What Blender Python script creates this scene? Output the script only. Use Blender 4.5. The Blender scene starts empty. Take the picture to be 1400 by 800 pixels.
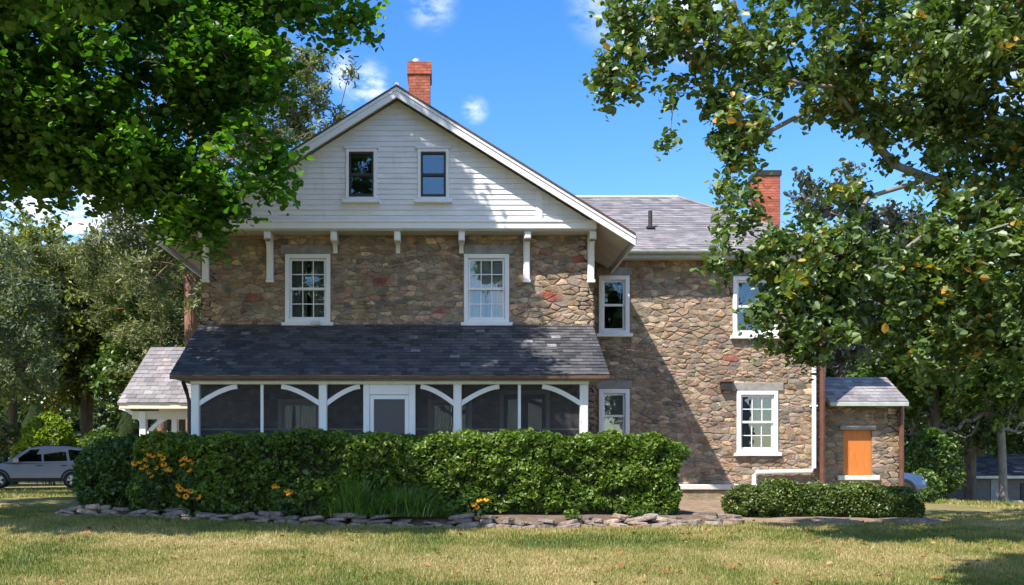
import bpy, math, random
import numpy as np
from mathutils import Vector, Matrix, noise

random.seed(7)
rng = np.random.default_rng(7)
S = bpy.context.scene
COL = S.collection
PI = math.pi

# ------------------------------------------------------------------ camera, sky, sun, exposure
HX, HY, F = 612.0, 640.0, 1360.0        # vanishing point and focal length of the photograph, in its pixels
EYE = 0.85                              # eye height above the house's ground (z = 0)
cam_d = bpy.data.cameras.new("camera")
cam = bpy.data.objects.new("camera", cam_d)
COL.objects.link(cam)
cam.location = (0, 0, EYE)
cam.rotation_euler = (math.radians(90), 0, 0)
cam_d.sensor_width = 36.0
cam_d.lens = 36.0 * F / 1400.0
cam_d.shift_x = (700 - HX) / 1400.0
cam_d.shift_y = (HY - 400) / 1400.0
cam_d.clip_start = 0.1
cam_d.clip_end = 6000
S.camera = cam

def PX(px, Y): return (px - HX) * Y / F
def PZ(py, Y): return EYE + (HY - py) * Y / F

SUN_DIR = Vector((1.0, 1.0, -1.81)).normalized()
to_sun = -SUN_DIR
sun_el = math.asin(to_sun.z)
sun_az = math.atan2(to_sun.x, to_sun.y)

W = bpy.data.worlds.new("World")
S.world = W
W.use_nodes = True
nt = W.node_tree
nt.nodes.clear()
def wn(t, **kw):
    n = nt.nodes.new(t)
    for k, v in kw.items(): setattr(n, k, v)
    return n
out = wn("ShaderNodeOutputWorld")
bg = wn("ShaderNodeBackground")
bg.inputs["Strength"].default_value = 0.15
sky = wn("ShaderNodeTexSky")
sky.sky_type = 'NISHITA'
sky.sun_disc = False
sky.sun_elevation = sun_el
sky.sun_rotation = sun_az
sky.air_density = 1.0
sky.dust_density = 0.3
sky.ozone_density = 2.0
hsv = wn("ShaderNodeHueSaturation")
hsv.inputs["Hue"].default_value = 0.508
hsv.inputs["Saturation"].default_value = 1.36
hsv.inputs["Value"].default_value = 1.03
nt.links.new(sky.outputs[0], hsv.inputs["Color"])
geo = wn("ShaderNodeNewGeometry")
tc = wn("ShaderNodeTexCoord")
def cloud_dir(px, py):
    return Vector(((px - HX) / F, 1.0, (HY - py) / F)).normalized()
mask = None
for px, py, r, amt in ((472, 100, 0.022, .62), (515, 125, 0.020, .6), (500, 118, .03, .5), (650, 150, 0.016, .42), (925, 15, 0.055, .9), (840, 2, .05, .35),
                       (130, 290, 0.075, 1.0), (215, 330, 0.07, .9), (60, 310, .07, .9), (1215, 320, 0.035, .7), (590, 5, .03, .35), (1380, 60, .12, .4)):
    d = cloud_dir(px, py)
    dot = wn("ShaderNodeVectorMath", operation='DISTANCE')
    nt.links.new(tc.outputs["Generated"], dot.inputs[0])
    dot.inputs[1].default_value = d
    mr = wn("ShaderNodeMapRange", interpolation_type='SMOOTHSTEP')
    mr.inputs["From Min"].default_value = r
    mr.inputs["From Max"].default_value = r * 0.15
    mr.inputs["To Min"].default_value = 0
    mr.inputs["To Max"].default_value = amt
    nt.links.new(dot.outputs["Value"], mr.inputs["Value"])
    if mask is None: mask = mr.outputs[0]
    else:
        mx = wn("ShaderNodeMath", operation='MAXIMUM')
        nt.links.new(mask, mx.inputs[0]); nt.links.new(mr.outputs[0], mx.inputs[1])
        mask = mx.outputs[0]
# broad low clouds all round the horizon behind the camera too
nz = wn("ShaderNodeTexNoise")
nz.inputs["Scale"].default_value = 38.0
nz.inputs["Detail"].default_value = 7.0
nz.inputs["Roughness"].default_value = 0.6
mp = wn("ShaderNodeMapping")
mp.inputs["Scale"].default_value = (0.8, 0.8, 1.7)
mp.inputs["Rotation"].default_value = (0, math.radians(-30), 0)
nt.links.new(tc.outputs["Generated"], mp.inputs[0])
nt.links.new(mp.outputs[0], nz.inputs["Vector"])
nr = wn("ShaderNodeMapRange", interpolation_type='SMOOTHSTEP')
nr.inputs["From Min"].default_value = 0.36
nr.inputs["From Max"].default_value = 0.64
nt.links.new(nz.outputs["Fac"], nr.inputs["Value"])
mm = wn("ShaderNodeMath", operation='MULTIPLY')
nt.links.new(mask, mm.inputs[0]); nt.links.new(nr.outputs[0], mm.inputs[1])
# cumulus all over the half of the sky behind the camera (seen in the window panes)
sx = wn("ShaderNodeSeparateXYZ"); nt.links.new(tc.outputs["Generated"], sx.inputs[0])
bk = wn("ShaderNodeMapRange"); bk.inputs["From Min"].default_value = 0.05; bk.inputs["From Max"].default_value = -0.5
nt.links.new(sx.outputs["Y"], bk.inputs["Value"])
n2 = wn("ShaderNodeTexNoise"); n2.inputs["Scale"].default_value = 5.0; n2.inputs["Detail"].default_value = 7.0
nt.links.new(tc.outputs["Generated"], n2.inputs["Vector"])
r2 = wn("ShaderNodeMapRange", interpolation_type='SMOOTHSTEP'); r2.inputs["From Min"].default_value = 0.48; r2.inputs["From Max"].default_value = 0.68
nt.links.new(n2.outputs["Fac"], r2.inputs["Value"])
m2 = wn("ShaderNodeMath", operation='MULTIPLY'); nt.links.new(bk.outputs[0], m2.inputs[0]); nt.links.new(r2.outputs[0], m2.inputs[1])
m3 = wn("ShaderNodeMath", operation='MAXIMUM'); nt.links.new(mm.outputs[0], m3.inputs[0]); nt.links.new(m2.outputs[0], m3.inputs[1])
mixc = wn("ShaderNodeMix", data_type='RGBA')
nt.links.new(m3.outputs[0], mixc.inputs["Factor"])
nt.links.new(hsv.outputs[0], mixc.inputs["A"])
mixc.inputs["B"].default_value = (6.6, 6.8, 7.2, 1)
nt.links.new(mixc.outputs["Result"], bg.inputs["Color"])
nt.links.new(bg.outputs[0], out.inputs[0])

sun_d = bpy.data.lights.new("sun", 'SUN')
sun_d.energy = 5.0
sun_d.angle = math.radians(0.5)
sun_d.color = (1.0, 0.92, 0.82)
sun = bpy.data.objects.new("sun", sun_d)
COL.objects.link(sun)
sun.rotation_euler = SUN_DIR.to_track_quat('-Z', 'Y').to_euler()
sun.location = (-30, -20, 50)

S.view_settings.view_transform = 'Standard'
S.view_settings.look = 'None'
S.view_settings.exposure = 0.9
S.view_settings.gamma = 1.0
S.view_settings.use_curve_mapping = False
S.render.engine = 'CYCLES'
cy = S.cycles
cy.use_denoising = True
cy.max_bounces = 7
cy.diffuse_bounces = 3
cy.glossy_bounces = 3
cy.transmission_bounces = 4
cy.transparent_max_bounces = 12
cy.caustics_reflective = False
cy.caustics_refractive = False
cy.sample_clamp_indirect = 4.0

# ------------------------------------------------------------------ materials
MATS = {}
class NB:
    """small helper to wire a material"""
    def __init__(s, name):
        s.m = bpy.data.materials.new(name); s.m.use_nodes = True
        s.t = s.m.node_tree; s.t.nodes.clear()
        s.out = s.n("ShaderNodeOutputMaterial")
    def n(s, t, **kw):
        x = s.t.nodes.new(t)
        for k, v in kw.items(): setattr(x, k, v)
        return x
    def l(s, a, b): s.t.links.new(a, b)
    def noise(s, scale, detail=4, rough=.55, vec=None, stretch=None):
        x = s.n("ShaderNodeTexNoise"); x.inputs["Scale"].default_value = scale
        x.inputs["Detail"].default_value = detail; x.inputs["Roughness"].default_value = rough
        tc = s.n("ShaderNodeTexCoord")
        v = tc.outputs["Object"]
        if stretch:
            mp = s.n("ShaderNodeMapping"); mp.inputs["Scale"].default_value = stretch
            s.l(v, mp.inputs[0]); v = mp.outputs[0]
        s.l(v, x.inputs["Vector"])
        return x.outputs["Fac"]
    def ramp(s, fac, stops):
        r = s.n("ShaderNodeValToRGB"); e = r.color_ramp.elements
        while len(e) < len(stops): e.new(.5)
        for i, (p, c) in enumerate(stops):
            e[i].position = p; e[i].color = (*c, 1)
        s.l(fac, r.inputs[0]); return r.outputs[0]
    def mix(s, fac, a, b, mode='MIX'):
        m = s.n("ShaderNodeMix", data_type='RGBA', blend_type=mode)
        for k, v in (("Factor", fac), ("A", a), ("B", b)):
            if hasattr(v, "links"): s.l(v, m.inputs[k])
            elif isinstance(v, (int, float)): m.inputs[k].default_value = v
            else: m.inputs[k].default_value = (*v, 1)
        return m.outputs["Result"]
    def attr(s, name):
        a = s.n("ShaderNodeAttribute"); a.attribute_name = name; return a
    def bsdf(s, color, rough=.7, metal=0.0, spec=.5, bump=None, bstr=.3, bdist=.02, coat=0):
        b = s.n("ShaderNodeBsdfPrincipled")
        if hasattr(color, "links"): s.l(color, b.inputs["Base Color"])
        else: b.inputs["Base Color"].default_value = (*color, 1)
        if hasattr(rough, "links"): s.l(rough, b.inputs["Roughness"])
        else: b.inputs["Roughness"].default_value = rough
        b.inputs["Metallic"].default_value = metal
        b.inputs["Specular IOR Level"].default_value = spec
        b.inputs["Coat Weight"].default_value = coat
        if bump is not None:
            bp = s.n("ShaderNodeBump"); bp.inputs["Strength"].default_value = bstr; bp.inputs["Distance"].default_value = bdist
            s.l(bump, bp.inputs["Height"]); s.l(bp.outputs[0], b.inputs["Normal"])
        s.l(b.outputs[0], s.out.inputs[0]); return b
def reg(k, nb): MATS[k] = nb.m; return nb.m

def mat_var(key, c1, c2, scale, rough=.75, bstr=.25, bdist=.01, bscale=None, spec=.4, stretch=None, metal=0, coat=0):
    nb = NB(key)
    c = nb.ramp(nb.noise(scale, 6, .6, stretch=stretch), [(.3, c1), (.72, c2)])
    nb.bsdf(c, rough, metal, spec, nb.noise(bscale or scale * 6, 4, stretch=stretch), bstr, bdist, coat)
    return reg(key, nb)

def mat_attr(key, var=.35, nscale=6, rough=.85, bscale=35, bstr=.5, bdist=.012, spec=.3, moss=None, smear=None):
    """colour of each stone, slate or brick comes with the mesh; noise mottles it"""
    nb = NB(key)
    a = nb.attr("col")
    n1 = nb.noise(nscale, 6, .65); n2 = nb.noise(nscale * 5, 4, .6)
    c = nb.mix(var, a.outputs["Color"], nb.ramp(n1, [(.28, (.10, .095, .09)), (.5, (.45, .43, .4)), (.75, (.95, .9, .85))]), 'OVERLAY')
    c = nb.mix(var * .6, c, nb.ramp(n2, [(.3, (.2, .2, .2)), (.7, (.85, .83, .8))]), 'OVERLAY')
    if smear: c = nb.mix(nb.ramp(nb.noise(3.3, 8, .72), [(.47, (0, 0, 0)), (.64, (.8, .8, .8))]), c, smear)
    if moss: c = nb.mix(nb.ramp(nb.noise(1.3, 6, .7), [(.58, (0, 0, 0)), (.72, (.5, .5, .5))]), c, moss)
    nb.bsdf(c, rough, 0, spec, nb.noise(bscale, 5, .6), bstr, bdist)
    return reg(key, nb)

mat_attr("stone", .6, 5, .92, 24, .8, .025, .2, smear=(.27, .23, .18))
mat_attr("slate", .30, 2.2, .62, 30, .35, .008, .45)
mat_attr("brick", .35, 7, .85, 60, .4, .006)
mat_attr("fieldstone", .5, 7, .85, 30, .6, .02)
mat_var("mortar", (.17, .14, .105), (.29, .245, .19), 9, .95, .6, .012, 50)
mat_var("white_paint", (.74, .75, .78), (.81, .82, .85), 3, .5, .08, .004, 30)
nb = NB("siding_paint")
c = nb.ramp(nb.noise(1.6, 6, .6, stretch=(1, 1, 4)), [(.3, (.66, .67, .71)), (.72, (.79, .80, .84))])
c = nb.mix(nb.ramp(nb.noise(3.5, 7, .68, stretch=(1.6, 1.6, .35)), [(.56, (0, 0, 0)), (.74, (.5, .5, .5))]), c, (.47, .46, .45))
nb.bsdf(c, .65, 0, .35, nb.noise(40, 4, stretch=(1, 1, 5)), .15, .004); reg("siding_paint", nb)
mat_var("cream_paint", (.62, .58, .48), (.74, .70, .6), 3, .6, .1, .004, 30)
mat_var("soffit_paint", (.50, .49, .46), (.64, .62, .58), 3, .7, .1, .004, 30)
mat_var("lintel_stone", (.19, .185, .175), (.33, .315, .29), 6, .9, .4, .01, 40)
mat_var("sill_stone", (.5, .48, .44), (.68, .66, .61), 8, .85, .3, .008, 40)
mat_var("dark_trim", (.02, .018, .018), (.04, .036, .034), 4, .45, .1, .004, 30)
mat_var("brown_trim", (.075, .042, .03), (.12, .07, .05), 5, .55, .15, .004, 30)
mat_var("copper_brown", (.12, .05, .035), (.2, .09, .065), 6, .42, .1, .004, 30, metal=.25)
mat_var("gutter_green", (.32, .36, .34), (.46, .5, .47), 5, .5, .1, .004, 30)
mat_var("orange_board", (.48, .15, .03), (.62, .20, .035), 5, .55, .15, .003, 60, stretch=(6, 6, 1))
mat_var("interior", (.05, .045, .04), (.075, .07, .065), 2, .9)
mat_var("blind_or_reflection", (.72, .72, .72), (.8, .8, .8), 2, .7)  # white of a real blind, and of sky reflection painted behind one window
mat_var("curtain", (.36, .37, .38), (.6, .6, .6), 1.2, .85, .3, .03, 5, stretch=(9, 1, .3))  # real curtains, brightened to stand in for grey reflections in the panes
mat_var("wood_floor", (.16, .1, .06), (.25, .16, .1), 4, .6, stretch=(1, 8, 1))
mat_var("ceiling_blue", (.3, .3, .29), (.4, .4, .39), 4, .7)
mat_var("bark", (.055, .042, .032), (.16, .13, .1), 7, .95, .9, .04, 16, stretch=(1, 1, .3))
mat_var("bark_grey", (.10, .095, .085), (.26, .245, .22), 8, .95, .8, .03, 18, stretch=(1, 1, .35))
mat_var("bark_red", (.14, .075, .05), (.3, .18, .13), 7, .95, .9, .04, 14, stretch=(1, 1, .3))
mat_var("soil", (.085, .058, .04), (.19, .135, .095), 5, .97, .8, .03, 40)
mat_var("mulch", (.16, .11, .07), (.33, .245, .165), 4, .97, .9, .03, 45)
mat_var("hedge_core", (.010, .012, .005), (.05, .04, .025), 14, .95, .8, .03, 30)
mat_var("bin_green", (.01, .035, .02), (.02, .055, .03), 4, .45)
mat_var("wicker", (.015, .016, .02), (.045, .045, .055), 20, .5)
mat_var("steel", (.25, .25, .26), (.35, .35, .36), 8, .35, metal=.8)
mat_var("shed_siding", (.10, .095, .09), (.17, .16, .15), 2, .85, .4, .01, 12, stretch=(1, 1, 7))
mat_var("shed_door", (.22, .225, .235), (.3, .305, .31), 3, .7)
mat_var("rubber", (.014, .014, .015), (.028, .028, .028), 20, .8)
mat_var("car_black", (.012, .012, .013), (.02, .02, .02), 10, .5)
mat_var("rim_alloy", (.42, .42, .43), (.55, .55, .56), 10, .32, metal=.85)
mat_var("car_silver", (.28, .275, .31), (.31, .305, .34), 3, .3, .02, .001, 300, spec=.6, metal=.45, coat=.7)
mat_var("car_blue", (.06, .10, .18), (.08, .13, .22), 3, .3, .02, .001, 300, spec=.6, metal=.4, coat=.7)
mat_var("lamp_red", (.35, .01, .01), (.45, .02, .02), 10, .2, coat=.5)
mat_var("lamp_clear", (.6, .6, .6), (.75, .75, .75), 10, .15, coat=.5)
mat_var("metal_flashing", (.55, .55, .54), (.7, .7, .69), 8, .55, metal=.2)

def mat_glass(key, tint=(.8, .85, .85), refl=1.0):
    nb = NB(key)
    tr = nb.n("ShaderNodeBsdfTransparent"); tr.inputs[0].default_value = (*tint, 1)
    gl = nb.n("ShaderNodeBsdfGlossy"); gl.inputs["Roughness"].default_value = .02
    fr = nb.n("ShaderNodeFresnel"); fr.inputs["IOR"].default_value = 1.75
    wav = nb.noise(2.2, 2)
    bp = nb.n("ShaderNodeBump"); bp.inputs["Strength"].default_value = .12; bp.inputs["Distance"].default_value = .03
    nb.l(wav, bp.inputs["Height"]); nb.l(bp.outputs[0], gl.inputs["Normal"])
    mu = nb.n("ShaderNodeMath", operation='MULTIPLY'); mu.use_clamp = True
    nb.l(fr.outputs[0], mu.inputs[0]); mu.inputs[1].default_value = refl
    mx = nb.n("ShaderNodeMixShader")
    nb.l(mu.outputs[0], mx.inputs[0]); nb.l(tr.outputs[0], mx.inputs[1]); nb.l(gl.outputs[0], mx.inputs[2])
    nb.l(mx.outputs[0], nb.out.inputs[0]); return reg(key, nb)
mat_glass("glass", (.82, .86, .86), 1.7)
mat_glass("car_glass", (.10, .11, .11), 1.3)
nb = NB("insect_screen")
tr = nb.n("ShaderNodeBsdfTransparent"); df = nb.n("ShaderNodeBsdfDiffuse")
df.inputs[0].default_value = (.075, .073, .08, 1)
mx = nb.n("ShaderNodeMixShader"); mx.inputs[0].default_value = .42
nb.l(tr.outputs[0], mx.inputs[1]); nb.l(df.outputs[0], mx.inputs[2]); nb.l(mx.outputs[0], nb.out.inputs[0])
reg("insect_screen", nb)
nb = NB("door_screen")
tr = nb.n("ShaderNodeBsdfTransparent"); df = nb.n("ShaderNodeBsdfDiffuse")
df.inputs[0].default_value = (.15, .148, .155, 1)
mx = nb.n("ShaderNodeMixShader"); mx.inputs[0].default_value = .72
nb.l(tr.outputs[0], mx.inputs[1]); nb.l(df.outputs[0], mx.inputs[2]); nb.l(mx.outputs[0], nb.out.inputs[0])
reg("door_screen", nb)

def mat_leaf(key, stops, trans=.35, gloss=.06, rough=.45):
    """leaf colour by a per-leaf random value stored with the mesh"""
    nb = NB(key)
    a = nb.attr("tint")
    c = nb.ramp(a.outputs["Fac"], stops)
    d = nb.n("ShaderNodeBsdfDiffuse"); nb.l(c, d.inputs[0])
    t = nb.n("ShaderNodeBsdfTranslucent")
    tcol = nb.mix(.5, c, (.55, .62, .06), 'MIX')
    tcol2 = nb.mix(1.0, c, (1.5, 1.7, .6), 'MULTIPLY')
    nb.l(tcol2, t.inputs[0])
    m1 = nb.n("ShaderNodeMixShader"); m1.inputs[0].default_value = trans
    nb.l(d.outputs[0], m1.inputs[1]); nb.l(t.outputs[0], m1.inputs[2])
    g = nb.n("ShaderNodeBsdfGlossy"); g.inputs["Roughness"].default_value = rough
    g.inputs[0].default_value = (.9, .95, .9, 1)
    m2 = nb.n("ShaderNodeMixShader"); m2.inputs[0].default_value = gloss
    nb.l(m1.outputs[0], m2.inputs[1]); nb.l(g.outputs[0], m2.inputs[2])
    nb.l(m2.outputs[0], nb.out.inputs[0])
    return reg(key, nb)
mat_leaf("leaf_maple", [(0, (.024, .08, .008)), (.5, (.055, .155, .013)), (.9, (.11, .24, .022)), (1, (.2, .3, .025))], .5, .04)
mat_leaf("leaf_lawn_tree", [(0, (.036, .074, .018)), (.45, (.082, .145, .032)), (.84, (.155, .22, .055)), (.94, (.28, .28, .055)), (.975, (.36, .26, .04)), (1, (.42, .22, .03))], .36, .06, .5)
mat_leaf("leaf_dark", [(0, (.022, .042, .016)), (.6, (.05, .085, .028)), (1, (.09, .125, .045))], .25, .03)
mat_leaf("leaf_pine", [(0, (.06, .085, .04)), (.5, (.13, .16, .07)), (.85, (.22, .23, .10)), (1, (.32, .27, .14))], .25, .03)
mat_leaf("leaf_olive", [(0, (.06, .08, .02)), (.5, (.15, .175, .035)), (1, (.28, .29, .07))], .35, .03)
mat_leaf("leaf_mid", [(0, (.03, .065, .014)), (.5, (.07, .13, .025)), (1, (.15, .22, .04))], .3, .04)
mat_leaf("leaf_lime", [(0, (.07, .12, .012)), (.5, (.17, .25, .02)), (1, (.32, .40, .03))], .4, .03)
mat_leaf("leaf_hedge", [(0, (.035, .065, .012)), (.4, (.095, .165, .022)), (.8, (.17, .25, .036)), (.97, (.23, .28, .055)), (1, (.22, .16, .07))], .28, .03)
mat_leaf("leaf_shrub", [(0, (.024, .055, .012)), (.5, (.058, .115, .02)), (1, (.12, .18, .035))], .25, .05)
mat_leaf("leaf_box", [(0, (.035, .07, .01)), (.5, (.085, .13, .02)), (1, (.16, .2, .04))], .25, .05)
mat_leaf("leaf_bright", [(0, (.04, .095, .012)), (.5, (.09, .18, .022)), (1, (.18, .27, .04))], .35, .04)
mat_leaf("leaf_spruce", [(0, (.05, .08, .045)), (.6, (.12, .165, .09)), (1, (.22, .26, .15))], .25, .03)
mat_leaf("leaf_sky_tinged", [(0, (.05, .055, .055)), (.6, (.09, .10, .10)), (1, (.13, .16, .10))], .25, .05)  # grey-green leaves with the sky's blue-purple put into their colour
mat_leaf("petal", [(0, (.75, .30, .004)), (1, (.92, .46, .01))], .25, .02)
mat_leaf("flower_eye", [(0, (.03, .015, .01)), (1, (.06, .03, .015))], 0, .02)
mat_leaf("blade", [(0, (.06, .10, .015)), (.28, (.13, .17, .028)), (.52, (.255, .235, .068)), (.76, (.40, .31, .14)), (1, (.49, .385, .20))], .25, .02)
mat_leaf("dead_leaf", [(0, (.12, .06, .025)), (.5, (.27, .13, .05)), (1, (.36, .23, .09))], .2, .02)
mat_leaf("twig", [(0, (.12, .105, .09)), (1, (.3, .27, .23))], 0, .01)

# lawn: worn green and straw patches
nb = NB("lawn")
n1 = nb.noise(.42, 6, .62); n2 = nb.noise(3.2, 6, .65); n3 = nb.noise(24, 4, .6)
c = nb.ramp(n1, [(.30, (.11, .13, .028)), (.46, (.225, .195, .07)), (.64, (.35, .26, .12))])
c = nb.mix(.45, c, nb.ramp(n2, [(.3, (.075, .10, .025)), (.55, (.20, .165, .07)), (.72, (.31, .23, .13))]))
c = nb.mix(.30, c, nb.ramp(n3, [(.32, (.05, .06, .02)), (.6, (.22, .2, .08)), (.8, (.4, .33, .17))]))
nb.bsdf(c, .95, 0, .15, n3, .8, .04)
reg("lawn", nb)
nb = NB("wood_mass")
c = nb.ramp(nb.noise(.35, 8, .7), [(.3, (.01, .018, .006)), (.6, (.03, .05, .014)), (.8, (.06, .085, .02))])
nb.bsdf(c, .95, 0, .1, nb.noise(.8, 6, .7), 1, .8); reg("wood_mass", nb)

# ------------------------------------------------------------------ mesh helpers
class MB:
    """collects faces and links them as ONE mesh object"""
    def __init__(s): s.v = []; s.f = []; s.mi = []; s.c = []; s.mats = []
    def slot(s, key):
        if key not in s.mats: s.mats.append(key)
        return s.mats.index(key)
    def add(s, verts, faces, mat, col=(.5, .5, .5)):
        o = len(s.v); k = s.slot(mat)
        s.v.extend(tuple(x) for x in verts)
        for f in faces:
            s.f.append(tuple(o + i for i in f)); s.mi.append(k); s.c.append(col)
    def box(s, x0, x1, y0, y1, z0, z1, mat, col=(.5, .5, .5)):
        v = [(x0, y0, z0), (x1, y0, z0), (x1, y1, z0), (x0, y1, z0), (x0, y0, z1), (x1, y0, z1), (x1, y1, z1), (x0, y1, z1)]
        s.add(v, [(0, 3, 2, 1), (4, 5, 6, 7), (0, 1, 5, 4), (1, 2, 6, 5), (2, 3, 7, 6), (3, 0, 4, 7)], mat, col)
    def bevbox(s, x0, x1, y0, y1, z0, z1, mat, b=.01, col=(.5, .5, .5)):
        """box with its front (-Y) edges chamfered"""
        v = [(x0, y0 + b, z0), (x1, y0 + b, z0), (x1, y0 + b, z1), (x0, y0 + b, z1),
             (x0 + b, y0, z0 + b), (x1 - b, y0, z0 + b), (x1 - b, y0, z1 - b), (x0 + b, y0, z1 - b),
             (x0, y1, z0), (x1, y1, z0), (x1, y1, z1), (x0, y1, z1)]
        s.add(v, [(4, 5, 6, 7), (0, 1, 5, 4), (1, 2, 6, 5), (2, 3, 7, 6), (3, 0, 4, 7), (0, 8, 9, 1), (1, 9, 10, 2), (2, 10, 11, 3), (3, 11, 8, 0), (8, 11, 10, 9)], mat, col)
    def tube(s, pts, r, mat, n=8, r1=None, cap=True, col=(.5, .5, .5)):
        pts = [Vector(p) for p in pts]
        m = len(pts); rings = []
        for i, p in enumerate(pts):
            d = (pts[min(i + 1, m - 1)] - pts[max(i - 1, 0)]).normalized()
            a = Vector((0, 0, 1)) if abs(d.z) < .9 else Vector((1, 0, 0))
            u = d.cross(a).normalized(); w = d.cross(u)
            rr = r if r1 is None else r + (r1 - r) * i / max(1, m - 1)
            rings.append([p + (u * math.cos(2 * PI * k / n) + w * math.sin(2 * PI * k / n)) * rr for k in range(n)])
        v = [q for R in rings for q in R]; f = []
        for i in range(m - 1):
            for k in range(n):
                f.append((i * n + k, i * n + (k + 1) % n, (i + 1) * n + (k + 1) % n, (i + 1) * n + k))
        if cap:
            f.append(tuple(range(n))[::-1]); f.append(tuple((m - 1) * n + k for k in range(n)))
        s.add(v, f, mat, col)
    def strip(s, pts, y0, y1, th, mat):
        """a bar of height th bent along pts in the XZ plane, from y0 to y1"""
        v = []; m = len(pts)
        for i, (x, z) in enumerate(pts):
            a = pts[max(i - 1, 0)]; b = pts[min(i + 1, m - 1)]
            d = Vector((b[0] - a[0], b[1] - a[1])).normalized(); nx, nz = -d.y * th / 2, d.x * th / 2
            v += [(x - nx, y0, z - nz), (x - nx, y1, z - nz), (x + nx, y1, z + nz), (x + nx, y0, z + nz)]
        f = []
        for i in range(m - 1):
            o = i * 4
            for k in range(4): f.append((o + k, o + (k + 1) % 4, o + 4 + (k + 1) % 4, o + 4 + k))
        f.append((0, 1, 2, 3)); f.append(tuple((m - 1) * 4 + k for k in (3, 2, 1, 0)))
        s.add(v, f, mat)
    def prism(s, poly, y0, y1, mat, col=(.5, .5, .5)):
        """polygon in XZ pushed from y0 to y1"""
        n = len(poly)
        v = [(x, y0, z) for x, z in poly] + [(x, y1, z) for x, z in poly]
        f = [tuple(range(n)), tuple(range(n, 2 * n))[::-1]] + [(i, i + n, (i + 1) % n + n, (i + 1) % n) for i in range(n)]
        s.add(v, f, mat, col)
    def build(s, name, parent=None, smooth=False, loc=None):
        me = bpy.data.meshes.new(name)
        me.from_pydata(s.v, [], s.f)
        for k in s.mats: me.materials.append(MATS[k])
        me.polygons.foreach_set("material_index", s.mi)
        a = me.attributes.new("col", 'FLOAT_COLOR', 'FACE')
        a.data.foreach_set("color", np.array([(*c, 1) for c in s.c], 'f').ravel())
        if smooth: me.polygons.foreach_set("use_smooth", [True] * len(s.f))
        me.update()
        import bmesh
        bm = bmesh.new(); bm.from_mesh(me); bmesh.ops.recalc_face_normals(bm, faces=bm.faces); bm.to_mesh(me); bm.free()
        o = bpy.data.objects.new(name, me); COL.objects.link(o)
        if parent: o.parent = parent
        if loc: o.location = loc
        return o

def fast_mesh(name, V, faces_n, nv, mat, tint, parent=None):
    """V: (faces_n*nv,3) vertices, one polygon of nv corners each"""
    me = bpy.data.meshes.new(name)
    me.vertices.add(len(V)); me.vertices.foreach_set("co", V.astype('f').ravel())
    me.loops.add(len(V)); me.loops.foreach_set("vertex_index", np.arange(len(V), dtype='i'))
    me.polygons.add(faces_n); me.polygons.foreach_set("loop_start", np.arange(0, len(V), nv, dtype='i'))
    me.materials.append(MATS[mat])
    a = me.attributes.new("tint", 'FLOAT', 'FACE'); a.data.foreach_set("value", tint.astype('f'))
    me.update(calc_edges=True)
    o = bpy.data.objects.new(name, me); COL.objects.link(o)
    if parent: o.parent = parent
    return o

def empty(name, label, cat, loc=(0, 0, 0), group=None, rz=0, kind=None):
    o = bpy.data.objects.new(name, None); COL.objects.link(o); o.location = loc; o.rotation_euler = (0, 0, rz)
    o.empty_display_size = .3
    return tag(o, label, cat, group, kind)
def tag(o, label=None, cat=None, group=None, kind=None):
    if label: o["label"] = label
    if cat: o["category"] = cat
    if group: o["group"] = group
    if kind: o["kind"] = kind
    return o

def unit(a): return a / np.maximum(np.linalg.norm(a, axis=1, keepdims=True), 1e-9)
def leaves(name, P, L, mat, tint=None, parent=None, wid=.6, up=.5, droop=.0, dirs=None, fold=.25, jit=.5):
    """one folded, pointed leaf (two quads) for each point"""
    n = len(P)
    N = rng.normal(size=(n, 3)); N[:, 2] = np.abs(N[:, 2]) + up; N = unit(N)
    A = rng.normal(size=(n, 3)); A[:, 2] -= droop
    if dirs is not None: A = A * .5 + dirs
    A = unit(A - N * (A * N).sum(1, keepdims=True)); B = np.cross(N, A)
    l = (L * (1 + jit * rng.uniform(-1, 1, n)))[:, None]; w = l * wid * .5
    base = P - A * l * .5; tip = P + A * l * .5
    k = rng.uniform(.7, .95, (n, 1)); curl = N * l * rng.uniform(-.12, .05, (n, 1)); tip = tip + curl
    V = np.empty((n, 2, 4, 3)); up_ = N * w * fold
    for h, sg in ((0, 1), (1, -1)):
        a = P - A * l * .22 + sg * B * w + up_; b = P + A * l * .2 + sg * B * w * k + up_ * .8 + curl * .3
        q = (base, a, b, tip) if h == 0 else (base, tip, b, a)
        for c in range(4): V[:, h, c] = q[c]
    if tint is None: tint = np.clip(rng.beta(2, 2, n), 0, 1)
    return fast_mesh(name, V.reshape(-1, 3), n * 2, 4, mat, np.repeat(tint, 2), parent)

def sstep(a, b, x):
    t = np.clip((x - a) / (b - a), 0, 1); return t * t * (3 - 2 * t)
def gz(X, Y):
    X = np.asarray(X, float); Y = np.asarray(Y, float)
    z = -.75 * (1 - sstep(5.5, 18.8, Y)) - .17 * (1 - sstep(18.8, 23, Y)) * sstep(5.5, 18.8, Y)
    fall = np.clip(X - 11, 0, 60) * .075 * sstep(17, 40, Y)
    z = z - fall + .16 * sstep(-2.5, -6.8, X) * sstep(14.5, 18, Y) * (1 - sstep(22, 32, Y))
    return z + .025 * np.sin(X * .7 + 1) * np.cos(Y * .55)
def g1(x, y): return float(gz(x, y))

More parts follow.
